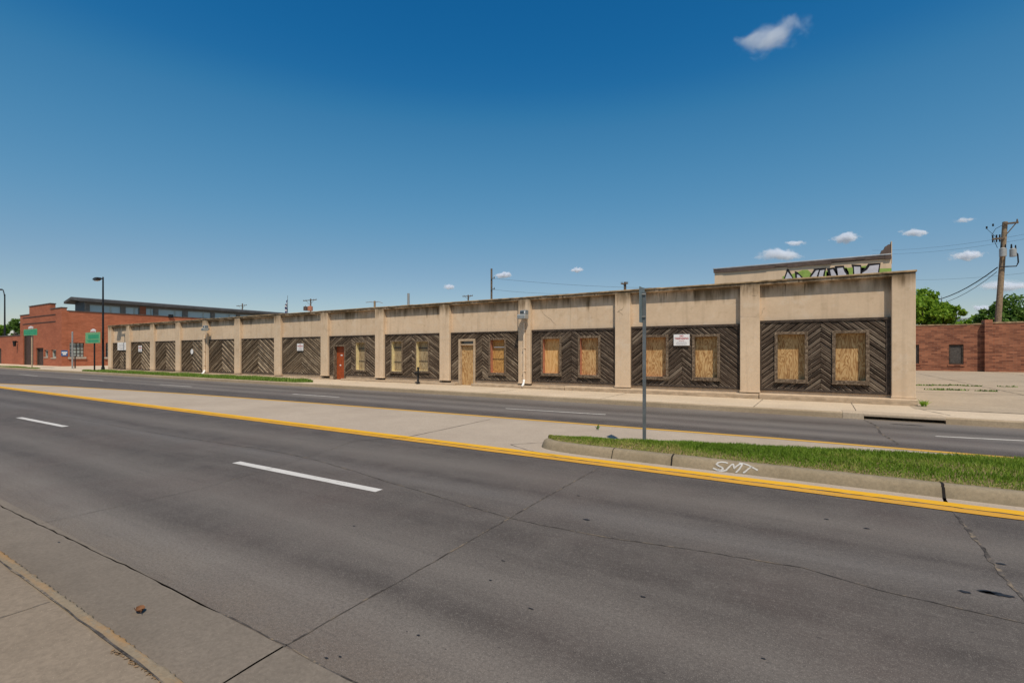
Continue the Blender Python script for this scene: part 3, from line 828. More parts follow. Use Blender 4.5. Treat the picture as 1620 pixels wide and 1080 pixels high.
for i in range(13):
    x0,x1=PX[i]+PW[i],PX[i+1]; z0,z1=wbot(i),wtop(i)
    tw=.085 if i>=10 else .06
    holes=[(w[0]+.04,w[1]-.04,w[2]+.04,w[3]-.04) for w in WIN.get(i,[])]
    if i in DOOR: d=DOOR[i]; holes.append((d[0]+.03,d[1]-.03,0,d[3]-.03))
    xc=(x0+x1)/2-.02
    if i==9: xc=-12.98+.08
    if i==7: xc=-21.78
    ang=math.radians(40 if i>=11 else 35 if i>=9 else 31); pitch=.124 if i>=9 else .135
    b=MB(); j=.012
    hl=[h for h in holes]
    boards(b,cells(x0+.02,xc-.004,z0+.03,z1-.05,[(max(h[0],x0+.02),min(h[1],xc-.004),max(h[2],z0+.03),h[3]) for h in hl if h[0]<xc-.01]),1,ang,pitch,YB-.02,xc,z0)
    boards(b,cells(xc+.004,x1-.02,z0+.03,z1-.05,[(max(h[0],xc+.004),min(h[1],x1-.02),max(h[2],z0+.03),h[3]) for h in hl if h[1]>xc+.01]),-1,ang,pitch,YB-.02,xc,z0)
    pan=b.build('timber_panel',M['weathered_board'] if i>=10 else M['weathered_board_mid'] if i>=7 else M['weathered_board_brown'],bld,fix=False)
    b=MB()
    def tb(a,c,e,f,y0=YB-.035):
        b.box(a,c,y0,18.42,e,f)
    if i in DOOR:
        d=DOOR[i]; tb(x0+.004,d[0],z0+.002,z0+tw); tb(d[1],x1-.004,z0+.002,z0+tw)
    else: tb(x0+.004,x1-.004,z0+.002,z0+tw)
    tb(x0+.004,x1-.004,z1-tw,z1-.002,YB-.045)
    tb(x0+.004,x0+.05,z0+tw,z1-tw); tb(x1-(.12 if i==12 else .05),x1-.004,z0+tw,z1-tw)
    b.build('panel_trim',M['dark_trim'],pan,bevel=.006)
# windows
for i,L in WIN.items():
    for wi,(a,c,e,f,st) in enumerate(L):
        jm={'g':'weathered_trim','g2':'red_jamb_paint','t':'red_jamb_paint','b':'red_jamb_paint','c':'cream_jamb_paint'}[st]
        if i==11 and wi==0: jm='red_jamb_paint'
        plym={'g':'plywood_golden','g2':'plywood_golden','t':'plywood_tan','b':'plywood_brown','c':'plywood_grey'}[st]
        fw=.09 if st!='c' else .078
        b=MB(); ring_box(b,a+.045,c-.045,e+.045,f-.045,.04,YB-.03,18.60)
        win=b.build('window',M[jm],bld)
        b=MB(); ring_box(b,a,c,e,f,fw,YB-.06,YB-.028)
        if st!='c' : b.box(a-.015,c+.015,YB-.085,YB-.028,e-.035,e-.001)
        else: b.box(a-.01,c+.01,YB-.075,YB-.028,e-.03,e-.001)
        b.build('frame',M['weathered_trim'],win,bevel=.006)
        b=MB(); b.box(a+.08,c-.08,18.53,18.55,e+.08,f-.08); b.build('plywood_sheet',M[plym],win)
        if st=='c':
            b=MB(); b.box(a+.085,c-.085,18.50,18.53,f-.42,f-.37); b.build('batten',M['board_grey'],win); b=MB()
            b.box(a+.085,c-.085,18.505,18.53,e+.55,e+.57); b.build('batten',M['board_grey'],win)
        if st=='b':
            b=MB(); b.box(a+.14,c-.2,18.51,18.53,f-.43,f-.39); b.build('batten',M['sign_white'],win)
            b=MB(); b.box(a+.085,c-.085,18.515,18.53,e+.69,e+.71); b.build('sash_bar',M['dark_trim'],win)
# doors
a,c,e,f=DOOR[9]
b=MB(); b.box(a+.12,a+.36,18.44,18.47,.16,2.03); b.box(a+.365,a+.62,18.445,18.475,.16,2.03); b.box(a+.625,c-.10,18.44,18.47,.16,2.03)
dr=b.build('door',M['plywood_golden'],bld,label='boarded doorway covered with golden plywood strips below a dark transom')
b=MB(); ring_box(b,a,c,e,f,.10,YB-.06,18.60,0); b.box(a+.10,c-.10,YB-.03,18.58,2.03,2.085); b.build('door_frame',M['pale_wood'],dr,bevel=.006)
b=MB(); b.box(a+.10,c-.10,18.46,18.48,2.086,f-.10); b.build('transom_pane',M['window_glass'],dr)
a,c,e,f=DOOR[7]
b=MB(); b.box(a+.10,c-.10,18.48,18.52,.17,f-.10)
for zz in (.35,1.25): 
    pass
dr=b.build('door',M['red_door_paint'],bld,label='rusty red door with small white stickers')
b=MB(); ring_box(b,a,c,e,f,.085,YB-.05,18.60,0); b.build('door_frame',M['weathered_trim'],dr,bevel=.006)
for q in ((.44,.60,1.5,1.56),(.36,.48,.93,1.0)):
    b=MB(); b.box(a+q[0],a+q[1],18.474,18.479,q[2],q[3]); b.build('sticker',M['sign_white'],dr)
b=MB(); b.cyl((c-.17,18.48,1.05),(c-.17,18.43,1.05),.022,n=10); b.cyl((c-.17,18.43,1.05),(c-.17,18.40,1.05),.032,.028,n=12); b.build('handle',M['grey_metal'],dr)
# downspouts on two pilasters
def pipe(x,z1,z0,r):
    b=MB(); b.tube([(x,YF-.06,z1),(x,YF-.06,z0+.12)],r,10)
    p=b.build('downspout',M['white_pipe'],bld)
    for z in (z0+.5,z0+1.5,z1-.3):
        b=MB(); b.box(x-r-.015,x+r+.015,YF-.06-r*1.06,YF-.001,z,z+.035); b.build('strap',M['white_pipe'],p)
    b=MB(); b.tube([(x,YF-.06,z0+.16),(x,YF-.07,z0+.06),(x+.005,YF-.14,z0-.05),(x+.01,YF-.24,z0-.11)],r*1.15,10); b.build('elbow',M['white_elbow'],p,smooth=True)
pipe(atY(829,560,18.14)[0],2.95,.36,.042)
pipe(atY(323.5,560,18.14)[0],2.95,.26,.06)
# cracks in the render
b=MB()
def crackY(pts,Y,w=.012):
    b=MB(); P=[]
    for (x0,y0),(x1,y1) in zip(pts,pts[1:]):
        for k in range(4): P.append((x0+(x1-x0)*k/4+R.uniform(-.5,.5),y0+(y1-y0)*k/4+R.uniform(-.5,.5)))
    P.append(pts[-1])
    W=[atY(x,y,Y) for x,y in P]
    for (x0,z0),(x1,z1) in zip(W,W[1:]):
        d=Vector((x1-x0,z1-z0)); 
        if d.length<1e-4: continue
        d.normalize(); nn=Vector((-d.y,d.x))*w/2*R.uniform(.5,1.3)
        b.poly([(x0-nn.x,Y-.003,z0-nn.y),(x1-nn.x,Y-.003,z1-nn.y),(x1+nn.x,Y-.003,z1+nn.y),(x0+nn.x,Y-.003,z0+nn.y)])
    b.build('wall_crack',M['crack'],bld,fix=False)
crackY([(858,493),(863,500),(871,505),(880,515)],YW,.010)
crackY([(976,494),(980,491),(984,490),(987,485)],YF,.010); crackY([(978,492),(983,496),(986,498)],YF,.008); crackY([(1171,500.5),(1185,501),(1198,500.5)],YF,.004)
crackY([(1189,467),(1193,468),(1197,467)],YF,.008); crackY([(1204,500),(1207,490),(1210,487)],YW,.005)
# ------------------------------------------------------------------ attached things
def flood(x,z,sc,label):
    t=thing('wall_light',(x,YF-.02,z),label,'wall light','floodlights on the beige building')
    y=YF
    b=MB(); b.box(x-.05*sc,x+.05*sc,y-.16,y+.001,z-.02,z+.08); b.build('bracket',M['light_body'],t,bevel=.01)
    b=MB()
    b.prism([(y-.44,z-.09),(y-.44,z+.08),(y-.38,z+.11),(y-.14,z+.11),(y-.12,z-.09)],'x',x-.30*sc,x+.24*sc)
    b.build('housing',M['transformer_grey'],t,bevel=.015)
    b=MB()
    for k in range(6): b.box(x-.28*sc+.085*k*sc,x-.255*sc+.085*k*sc,y-.452,y-.441,z-.07,z+.06)
    b.build('fin',M['light_body'],t)
    b=MB(); b.prism([(y-.38,z+.111),(y-.38,z+.25),(y-.33,z+.28),(y-.14,z+.28),(y-.14,z+.111)],'x',x-.16*sc,x+.24*sc); b.build('hood',M['light_body'],t,bevel=.012)
    b=MB(); b.box(x-.13*sc,x+.12*sc,y-.392,y-.381,z+.13,z+.24); b.build('lens',M['light_lens'],t)
    b=MB(); b.box(x+.14*sc,x+.21*sc,y-.392,y-.381,z+.14,z+.235); b.build('cover',M['sign_white'],t)
lx,lz=atY(827.5,501,17.9); flood(lx,lz,.72,'boxy grey floodlight on the pilaster left of the large windows, above a white downspout')
lx,lz=atY(324,521,17.9); flood(lx,lz,.66,'boxy grey floodlight on the far left pilaster, above the windowless timber panels')
def text_sign(name,x0,x1,z0,z1,y,label,lines,cat='sign',red=None):
    t=thing(name,((x0+x1)/2,y,z0),label,cat)
    b=MB(); b.box(x0,x1,y-.006,y,z0,z1); b.build('panel',M['sign_white'],t,bevel=.002)
    def words(txt,cx,cz,h,wmax,mat,nm):
        cu=bpy.data.curves.new(nm,'FONT'); cu.body=txt; cu.size=h/.72; cu.align_x='CENTER'; cu.align_y='BOTTOM_BASELINE' if False else 'BOTTOM'
        cu.extrude=.001; cu.offset=.002
        o=bpy.data.objects.new(nm,cu); C.objects.link(o)
        bpy.context.view_layer.update()
        w=o.dimensions.x; k=min(1.0,wmax/w) if w>0 else 1
        dg=bpy.context.evaluated_depsgraph_get(); me=bpy.data.meshes.new_from_object(o.evaluated_get(dg)); bpy.data.objects.remove(o)
        zmin=min(v.co.y for v in me.vertices)
        for v in me.vertices: v.co=Vector((cx+v.co.x*k,y-.0085+v.co.z,cz+(v.co.y-zmin)))-wloc(t)
        me.materials.clear(); me.materials.append(mat)
        o2=bpy.data.objects.new(nm,me); C.objects.link(o2); o2.parent=t
    for k,(txt,fz,hh,mat) in enumerate(lines):
        if txt: words(txt,(x0+x1)/2,z0+(z1-z0)*fz,(z1-z0)*hh,(x1-x0)*.88,M[mat],'lettering')
        else:
            b=MB(); w=(x1-x0)*hh
            # fine print too small to read: a row of short dashes
            xx=(x0+x1)/2-w/2
            while xx<(x0+x1)/2+w/2:
                l=R.uniform(.02,.055)*(x1-x0)/.57; b.box(xx,min(xx+l,(x0+x1)/2+w/2),y-.0095,y-.0062,z0+(z1-z0)*fz,z0+(z1-z0)*(fz+.035)); xx+=l+.014
            b.build('fine_print',M[mat],t)
    return t
NT_=[('NO',.78,.15,'sign_red'),('TRESPASSING',.55,.16,'sign_red'),(None,.42,.35,'sign_red'),(None,.28,.62,'sign_grey_text'),(None,.18,.7,'sign_grey_text'),(None,.08,.62,'sign_grey_text')]
ys=YB-.075
text_sign('trespassing_sign',*[atY(1065.8,0,ys)[0],atY(1091,0,ys)[0]],1.94,2.35,ys,'white no trespassing sign with red lettering between the two boarded windows behind the sign post',NT_)
text_sign('trespassing_sign',*[atY(470,0,ys)[0],atY(480,0,ys)[0]],1.79,2.22,ys,'white no trespassing sign on a windowless timber panel left of the red door',NT_)
text_sign('trespassing_sign',*[atY(219,0,ys)[0],atY(224.5,0,ys)[0]],1.74,2.25,ys,'small white notice on the second timber panel from the left end',NT_)
yl=YF-.02
text_sign('notice_board',*[atY(186,0,ys)[0],atY(199.5,0,ys)[0]],1.88,2.55,ys,'large white notice board on the leftmost timber panel of the beige building',[(None,.7,.6,'sign_grey_text'),(None,.5,.75,'sign_grey_text'),(None,.3,.7,'sign_grey_text'),(None,.15,.5,'sign_grey_text')],'notice')
b=MB(); px,pz=atY(303.5,556,ys); b.cyl((px,ys,pz),(px,ys+.012,pz),.19,n=20); 
o=b.build('round_plaque',M['sign_white'],label='round white plaque on the timber panel beside the left floodlight',cat='plaque')
# standpipe
px,pz=atY(661.5,595,17.86)
t=thing('standpipe',(px,17.86,.15),'black iron standpipe on the pavement under the cream framed windows','standpipe')
b=MB(); b.cyl((px,17.86,.15),(px,17.86,.88),.045,n=12); b.cyl((px,17.86,.88),(px,17.86,.98),.065,.05,n=12); b.cyl((px,17.86,.15),(px,17.86,.19),.10,n=12)
b.build('riser',M['black_metal'],t)
for s_ in (-1,1):
    b=MB(); b.cyl((px,17.86,.72),(px+s_*.10,17.78,.70),.04,n=10); b.cyl((px+s_*.10,17.78,.70),(px+s_*.14,17.75,.69),.052,n=10); b.build('outlet',M['black_metal'],t)
b=MB(); b.cyl((px,17.86,.5),(px+.06,17.74,.24),.035,n=10); b.cyl((px+.06,17.74,.24),(px+.07,17.72,.20),.05,n=10); b.build('drain_outlet',M['black_metal'],t)
weed('weed',2.72,17.95,.15,.22,.22,30,'green weed tuft at the right foot corner of the beige building','leaves_bright')
wd=0
for px,py,n,lab in ((1462,610,8,'thin weed tuft in the lot seam, nearest the beige building'),(1486,610,12,'dark weed tuft in the upper lot seam, left of the boarded brick window'),(1514,610,10,'wide low weed tuft in the lot seam below the boarded brick window'),(1538,611,8,'short weed tuft in the upper lot seam below the brick pier'),
                    (1498,617,12,'dense dark weed tuft in the lower lot seam'),(1515,617.5,8,'small weed tuft at right end of the lower lot seam'),(1478,617,6,'sparse weed sprigs at left end of the lower lot seam'),(1560,619,8,'lone flat weed tuft on the open lot, nearest the road'),(1594,612,6,'faint weed tuft at the right edge of the lot')):
    x,y=atz(px,py,.15)
    b=MB()
    for k in range(n*3):
        xx=x-.32+.64*(k+.5)/(n*3); h=R.uniform(.03,.10)
        wd_=max(.03,.36/(n*3)); b.poly([(xx-wd_,y+R.uniform(-.06,.06),.155),(xx+wd_,y+R.uniform(-.06,.06),.155),(xx+R.uniform(-.08,.08),y+R.uniform(-.1,.1),.15+h)],R.random())
    b.build('weed',M['leaves_dark'],label=lab,cat='weed',group='weeds in the lot seams',fix=False)

# ------------------------------------------------------------------ taller rear block with graffiti
YR=24.6
xa=atY(1130.5,430,YR)[0]; xb=atY(1410.5,405,YR)[0]
zt=5.62
rb=thing('rear_block',((xa+xb)/2,YR+5,.15),'taller beige rear block with graffiti showing above the front roofline','building')
b=MB(); b.box(xa,xb,YR,YR+12,.1,zt-.08); b.build('wall',M['stucco_rear'],rb)
b=MB(); b.box(xa-.04,xb-.01,YR-.03,YR+12,zt-.16,zt-.02)
xx=xa-.04
while xx<xb-.02:
    l=min(R.uniform(.25,.9),xb-.01-xx); b.box(xx,xx+l-.004,YR-.06-R.uniform(0,.02),YR-.031,zt-R.uniform(.11,.21),zt-.021); xx+=l
b.build('fascia',M['coping_metal'],rb)
b=MB(); b.box(xa-.06,xb-.01,YR-.08,YR+12,zt-.019,zt+.03); b.build('coping',M['coping_tin'],rb,bevel=.006)
b=MB()
z0=zt+.031
b.prism([(xb-.42,z0),(xb-.01,z0),(xb-.01,z0+.38),(xb-.11,z0+.38),(xb-.15,z0+.34),(xb-.21,z0+.31),(xb-.24,z0+.20),(xb-.32,z0+.16),(xb-.34,z0+.07)],'y',YR+.02,YR+.36)
b.build('broken_parapet',M['coping_metal'],rb)
b=MB(); b.box(xb-.009,xb+.015,YR-.0,YR+.4,z0-.4,z0+.5); b.build('corner_strip',M['stucco_rear'],rb)
Yg=YR-.004
def z8(x,y): return (1110+x/4.765,370+y/4.765)
def gpoly(pts,Y,mat,nm,bb):
    bb.poly([(atY(*z8(x,y),Y)[0],Y,atY(*z8(x,y),Y)[1]) for x,y in pts][::-1])
bg=MB(); bk=MB(); bw=MB()
for pts in ([(610,320),(690,300),(760,272),(800,270),(830,300),(840,340),(840,400),(610,400)],[(940,290),(1000,262),(1090,250),(1110,290),(1110,400),(940,400)],[(1140,255),(1240,238),(1260,250),(1250,400),(1140,400)],[(1330,262),(1432,258),(1432,300),(1330,300)],[(820,300),(960,275),(1150,250),(1340,262),(1340,400),(820,400)]):
    gpoly(pts,Yg,None,None,bg)
for pts in ([(622,330),(645,262),(658,268),(690,328),(700,400),(600,400)],[(702,280),(722,286),(762,325),(765,400),(712,400)],[(815,320),(850,262),(940,256),(930,300),(925,400),(790,400)],[(945,260),(1000,252),(1030,300),(1040,400),(980,400)],[(1003,242),(1072,238),(1085,275),(1105,300),(1110,400),(1025,400)],[(1130,230),(1203,234),(1205,290),(1205,400),(1150,400),(1143,270)],[(1255,224),(1350,218),(1340,280),(1335,400),(1190,400),(1195,292),(1235,255)]):
    gpoly(pts,Yg-.004,None,None,bk)
for pts in ([(632,330),(648,285),(682,330),(690,400),(612,400)],[(718,305),(735,310),(750,330),(750,400),(722,400)],[(828,320),(862,275),(884,272),(868,318),(862,400),(805,400)],[(882,318),(893,276),(926,270),(916,310),(912,400),(876,400)],[(968,272),(990,266),(1014,306),(1020,400),(995,400)],[(1022,258),(1065,254),(1076,285),(1092,306),(1096,400),(1040,400)],[(1148,246),(1196,248),(1196,292),(1195,400),(1158,400)],[(1268,240),(1338,232),(1330,280),(1326,400),(1205,400),(1210,295),(1248,270)]):
    gpoly(pts,Yg-.008,None,None,bw)
g=bg.build('graffiti',M['graffiti_green'],rb,fix=False,label='lime green, white and black spray painted lettering')
bk.build('graffiti_outline',M['graffiti_black'],g,fix=False); bw.build('graffiti_fill',M['graffiti_white'],g,fix=False)

# ------------------------------------------------------------------ brick building on the right
YQ=53.0
bq=thing('brick_building',(16,YQ+4,.15),'low old brick building behind the parking lot with boarded windows','building')
wnd=[]
for x0,x1,y0,y1 in ((1444,1454,545,575),(1501,1524.4,544.8,576)):
    a=atY(x0,y1,YQ); c=atY(x1,y0,YQ); wnd.append((a[0],c[0],a[1],c[1]))
xp0=atY(1556,540,YQ)[0]; xp1=atY(1568,540,YQ)[0]
b=MB()
for a,c,e,f in cells(0,xp0,.1,3.92,wnd): b.box(a,c,YQ,YQ+.4,e,f)
b.box(xp0,40,YQ-.30,YQ+.4,.1,3.98); b.box(0,40,YQ+.41,YQ+10,.1,3.8)
b.build('wall',M['old_brick'],bq)
b=MB(); b.box(xp0-.02,xp1,YQ-.42,YQ+.5,.1,4.28); b.build('pier',M['old_brick'],bq)
b=MB()
for x0,x1,z in ((0,xp0-.03,3.92),(xp1+.01,40,3.982)):
    xx=x0
    while xx<x1:
        l=min(R.uniform(.8,2.2),x1-xx); b.box(xx,xx+l-.01,YQ-(.03 if x0==0 else .34),YQ+.5,z,z+R.uniform(.05,.10)); xx+=l
b.build('coping',M['coping_conc'],bq)
for a,c,e,f in wnd:
    b=MB(); b.box(a+.005,c-.005,YQ+.12,YQ+.16,e+.005,f-.005); w=b.build('window',M['board_grey'],bq,label='window boarded over with grey planks')
    b=MB(); ring_box(b,a+.006,c-.006,e+.006,f-.006,.09,YQ+.06,YQ+.119); b.build('frame',M['dark_trim'],w)
    b=MB(); b.box(a-.08,c+.08,YQ-.05,YQ-.002,e-.14,e-.01); b.build('sill',M['old_brick'],w)

# ------------------------------------------------------------------ red brick building on the left
YL=19.6; XC=-70.2
lb=thing('red_brick_building',(-77,30,.15),'red brick building with stepped parapet at the far left street corner','building')
def sy(x,y): return atY(x/5.4,420+y/5.4,YL)       # street face coordinates from the enlargement
def sx(x,y): return atX(x/5.4,420+y/5.4,XC)
xl=sy(172,600)[0]
zc=atX(97,491.6,XC)[1]
dw=[sy(198,855)+sy(285,570), sy(308,860)+sy(370,702), sy(378,780)+sy(410,720), sy(438,786)+sy(480,718)]
holes=[(a,c,e if e>.45 else .1,f) for a,e,c,f in dw]
b=MB()
for a,c,e,f in cells(xl,XC,.1,zc,holes): b.box(a,c,YL,YL+.5,e,f)
b.build('street_wall',M['red_brick_street'],lb)
b=MB(); s1=sy(250,350); s2=sy(430,330); s3=sy(515,363)
zz1=(s1[1]+s2[1])/2; zz2=s3[1]
b.box(s1[0],s2[0],YL+.002,YL+.45,zc,zz1); b.box(s2[0],XC-.004,YL+.002,YL+.45,zc,zz2)
b.build('stepped_parapet',M['red_brick_street'],lb)
b=MB(); b.box(xl-.05,s1[0],YL-.05,YL+.55,zc+.001,zc+.09); b.box(s1[0]-.05,s2[0]+.05,YL-.05,YL+.5,zz1+.001,zz1+.1); b.box(s2[0]+.051,XC+.03,YL-.05,YL+.5,zz2+.001,zz2+.1)
b.build('coping',M['coping_metal'],lb)
b=MB()
for (x0,y0,x1,y1) in ((195,450,475,417),(195,505,475,475)):
    p=sy(x0,y0); q=sy(x1,y1); zz=(p[1]+q[1])/2; b.box(p[0],q[0],YL-.03,YL-.001,zz-.05,zz+.05)
b.build('brick_band',M['brown_door_paint'],lb)
# side wall with windows, running back from the street
sw=[]
for x0,x1,y0,y1 in ((595,720,660,780),(903,960,660,780)):
    a=sx(x0,y1); c=sx(x1,y0); sw.append((a[0],c[0],a[1],c[1]))
b=MB()
for a,c,e,f in cells(YL+.501,60,.1,zc,sw): b.box(XC-.5,XC,a,c,e,f)
b.box(XC-.498,XC-.001,YL+.001,YL+.5,zc,zc)  if False else None
b.build('side_wall',M['red_brick_side'],lb)
b=MB(); b.box(XC-.001,XC+.012,YL,YL+.501,.1,zc); b.build('corner_return',M['red_brick_side'],lb)
b=MB(); b.box(XC-.52,XC+.05,YL+.56,60,zc+.001,zc+.10); b.build('side_coping',M['coping_metal'],lb)
b=MB(); b.box(xl+.2,XC-.6,YL+.6,60,zc-.6,zc-.3); b.box(xl+.1,xl+.5,YL+.51,60,.1,zc-.2); b.build('roof',M['roofing'],lb)
b=MB(); b.box(XC-1.2,XC-1.0,YL+.6,60,.1,zc-.61); b.build('inner_wall',M['dark_gap'],lb)
for a,c,e,f in sw:
    b=MB(); b.box(XC-.26,XC-.24,a,c,e,f); w=b.build('window',M['pale_glass'],lb)
    b=MB()
    n_=4; m_=4
    for k in range(n_+1):
        y_=a+(c-a)*k/n_; b.box(XC-.239,XC-.19,max(a,y_-.03),min(c,y_+.03),e,f)
    for k in range(m_+1):
        z_=e+(f-e)*k/m_; b.box(XC-.236,XC-.20,a+.01,c-.01,max(e,z_-.025),min(f,z_+.025))
    b.build('muntin',M['dark_trim'],w)
    b=MB(); b.box(XC+.001,XC+.12,a-.15,c+.15,e-.22,e-.005); b.build('sill',M['lintel'],w)
nm=[('door','brown_door_paint'),('door','brown_door_paint'),('window','window_glass'),('window','window_glass')]
for (a,c,e,f),(nn,mm) in zip(holes,nm):
    b=MB(); b.box(a,c,YL+.22,YL+.26,max(.15,e),f); w=b.build(nn,M[mm],lb)
    if nn=='window':
        b=MB(); ring_box(b,a,c,e,f,.12,YL+.12,YL+.219); b.build('frame',M['pale_glass'],w)
        b=MB(); b.box(a-.05,c+.05,YL-.05,YL-.002,e-.12,e-.005); b.build('sill',M['lintel'],w)
    else:
        b=MB(); ring_box(b,a,c,.15,f,.14,YL+.10,YL+.219,0); b.build('door_frame',M['dark_trim'],w)
b=MB(); p=sx(522,772); q=sx(576,724); 
o=thing('blue_sign',(XC+.03,(p[0]+q[0])/2,p[1]),'blue and white sign on the brick corner left of the window','sign')
b=MB(); b.box(XC+.013,XC+.05,p[0],q[0],p[1],q[1]); b.build('panel',M['sign_blue'],o)
b=MB(); b.box(XC+.051,XC+.056,p[0]+.12,q[0]-.12,p[1]+.12,p[1]+(q[1]-p[1])*.45); b.build('lettering',M['sign_white'],o)
b=MB(); b.box(XC+.051,XC+.056,p[0]+.5,q[0]-.5,p[1]+(q[1]-p[1])*.5,p[1]+(q[1]-p[1])*.75); b.build('emblem',M['sign_white'],o)
# clerestory (roof monitor) behind the parapet
XM=-81.0
def z2(x,y): return (100+x/4.5,420+y/4.5)
ya,_=atX(135.5,485,XM); yb_=62.0
ze=atX(*z2(200,262),XM)[1]; zs=atX(*z2(200,330),XM)[1]
bays=[(190,410),(445,540),(590,645),(678,852),(888,1052),(1080,1235),(1260,1380)]
hl=[]
for x0,x1 in bays: hl.append((atX(*z2(x0,300),XM)[0],atX(*z2(x1,300),XM)[0],zs-1.2,ze-.28))
b=MB()
for a,c,e,f in cells(ya,yb_,zc-1.4,ze,hl): b.box(XM-.4,XM,a,c,e,f)
b.build('clerestory_wall',M['roof_fascia'],lb)
p0,p1=atX(*z2(545,300),XM)[0],atX(*z2(588,300),XM)[0]
b=MB(); b.box(XM+.001,XM+.06,p0,p1,zc-1,ze-.1); b.build('brick_pier',M['red_brick_side'],lb)
for a,c,e,f in hl:
    b=MB(); b.box(XM-.22,XM-.18,a,c,e,f); w=b.build('clerestory_window',M['sky_glass'],lb)
    b=MB(); ym=a+(c-a)*.68; b.box(XM-.179,XM-.12,ym-.08,ym+.08,e,f); b.box(XM-.179,XM-.13,a,c,f-.12,f); b.build('mullion',M['pale_glass'],w)
b=MB()
xe=XM+.9; xw=XM-4.6
yA=atX(*z2(60,270),XM+1.0)[0]-.2
b.prism([(xe,ze+.0),(xe,ze+.38),(xe-2.6,ze+.75),(xw,ze+.38),(xw,ze+.0),(xe-2.6,ze+.36)][::-1] if False else [(xe,ze+.02),(xe,ze+.36),(-83.0,ze+.72),(xw,ze+.22),(xw,ze-.08),(-83.0,ze+.36)],'y',ya-.9,yb_)
b.build('monitor_roof',M['dark_roof'],lb)
b=MB(); b.box(xw+.8,XM-.401,ya+.05,ya+.3,zc-1.4,ze+.05); b.build('gable_panel',M['slate_panel'],lb)
b=MB(); px=atX(*z2(762,383),XC)[0]; pz=atX(*z2(762,390),XC)[1]
b.box(XC+.051,XC+.25,px-.25,px+.25,zc-.1,zc+.3); b.build('roof_lamp',M['black_metal'],lb)
# low brick wall at far left
xq=-130
lw=thing('low_brick_wall',(-95,YL+.6,.15),'lower brick wall adjoining the left edge of the stepped parapet building','wall')
zl=atY(20,531.5,YL+.3)[1]
d0=(atY(-6,600,YL+.3)[0],atY(2,600,YL+.3)[0])
b=MB()
for a,c,e,f in cells(xq,xl-.01,.1,zl,[(d0[0],d0[1],.1,atY(0,551,YL+.3)[1])]): b.box(a,c,YL+.3,YL+.8,e,f)
b.build('wall',M['red_brick_street'],lw)
b=MB(); b.box(xq,xl-.01,YL+.25,YL+.85,zl+.001,zl+.12); b.build('coping',M['coping_metal'],lw)
b=MB(); b.box(d0[0],d0[1],YL+.5,YL+.55,.15,atY(0,551,YL+.3)[1]); b.build('door',M['brown_door_paint'],lw)
px,pz=atY(28.5,541,YL+.3)
b=MB(); b.cyl((px,YL+.28,pz),(px,YL+.05,pz+.15),.06,n=8); b.cyl((px,YL-.02,pz+.15),(px,YL-.02,pz-.55),.20,.12,n=10); b.build('lamp',M['black_metal'],lw)

# ------------------------------------------------------------------ street furniture, left
def green_sign(px_,py0,py1,pw,zs,Y,postmat,label,light):
    x,_=atY(px_,580,Y)
    t=thing('street_sign',(x,Y,.15),label,'street sign','green street signs on posts')
    a=atY(px_-pw/2,py1,Y); c=atY(px_+pw/2,py0,Y)
    b=MB(); b.cyl((x,Y,.15),(x,Y,c[1]-.1),.055,n=10); b.build('post',M[postmat],t)
    b=MB(); b.box(a[0],c[0],Y-.12,Y-.09,a[1],c[1]); b.build('panel',M['sign_green_light' if light else 'sign_green'],t,bevel=.01)
    b=MB(); w=c[0]-a[0]; h=c[1]-a[1]
    rows=((.12,.30,.12,.9),(.42,.80,.2,.92)) if light else ((.2,.78,.18,.88),)
    for r0,r1,u0,u1 in rows: b.box(a[0]+w*u0,a[0]+w*u1,Y-.126,Y-.121,a[1]+h*r0,a[1]+h*r1)
    b.build('legend_panel',M['sign_green'] if light else M['sign_green'],t)
    b=MB()
    b.box(a[0]+w*.05,a[0]+w*.2,Y-.127,Y-.121,a[1]+h*.08,a[1]+h*.2); b.box(a[0]+w*.05,a[0]+w*.95,Y-.127,Y-.121,a[1]+h*.34,a[1]+h*.37) if light else None
    ring_box(b,a[0]+.02,c[0]-.02,a[1]+.02,c[1]-.02,.04,Y-.126,Y-.121)
    b.build('legend',M['sign_green_light'],t)
    b=MB(); b.prism([(x-w*.16,c[1]+.01),(x+w*.18,c[1]+.01),(x+w*.2,c[1]+.2),(x,c[1]+.3),(x-w*.16,c[1]+.2)],'y',Y-.11,Y-.08); e=b.build('emblem',M['sign_white'],t)
    b=MB(); b.box(x-w*.14,x+w*.16,Y-.117,Y-.111,c[1]+.04,c[1]+.10); b.build('stripe',M['sign_red'],e)
green_sign(50.5,519.8,531.2,21,0,15.9,'pale_wood','single line green street sign on a pale post before the brick stepped parapet',False)
green_sign(149.5,525.2,543.2,23,0,16.1,'black_metal','taller two line green street sign on a black post beside the street lamp',True)
def bare_post(px_,py0,Y,r,mat,label,name,cat):
    x,z=atY(px_,py0,Y); b=MB(); b.cyl((x,Y,.15),(x,Y,z),r,n=10); b.cyl((x,Y,z),(x,Y,z+.03),r,r*.5,n=10); b.cyl((x,Y,.15),(x,Y,.20),r*1.6,r*1.3,n=10)
    return b.build(name,M[mat],label=label,cat=cat)
bare_post(114.5,525,17.2,.065,'galvanised','plain pale grey post without a sign before the brick side wall','metal_post','post')
bare_post(118.8,563,18.0,.055,'brown_door_paint','short dark brown bollard post next to the pale grey post','bollard','bollard')
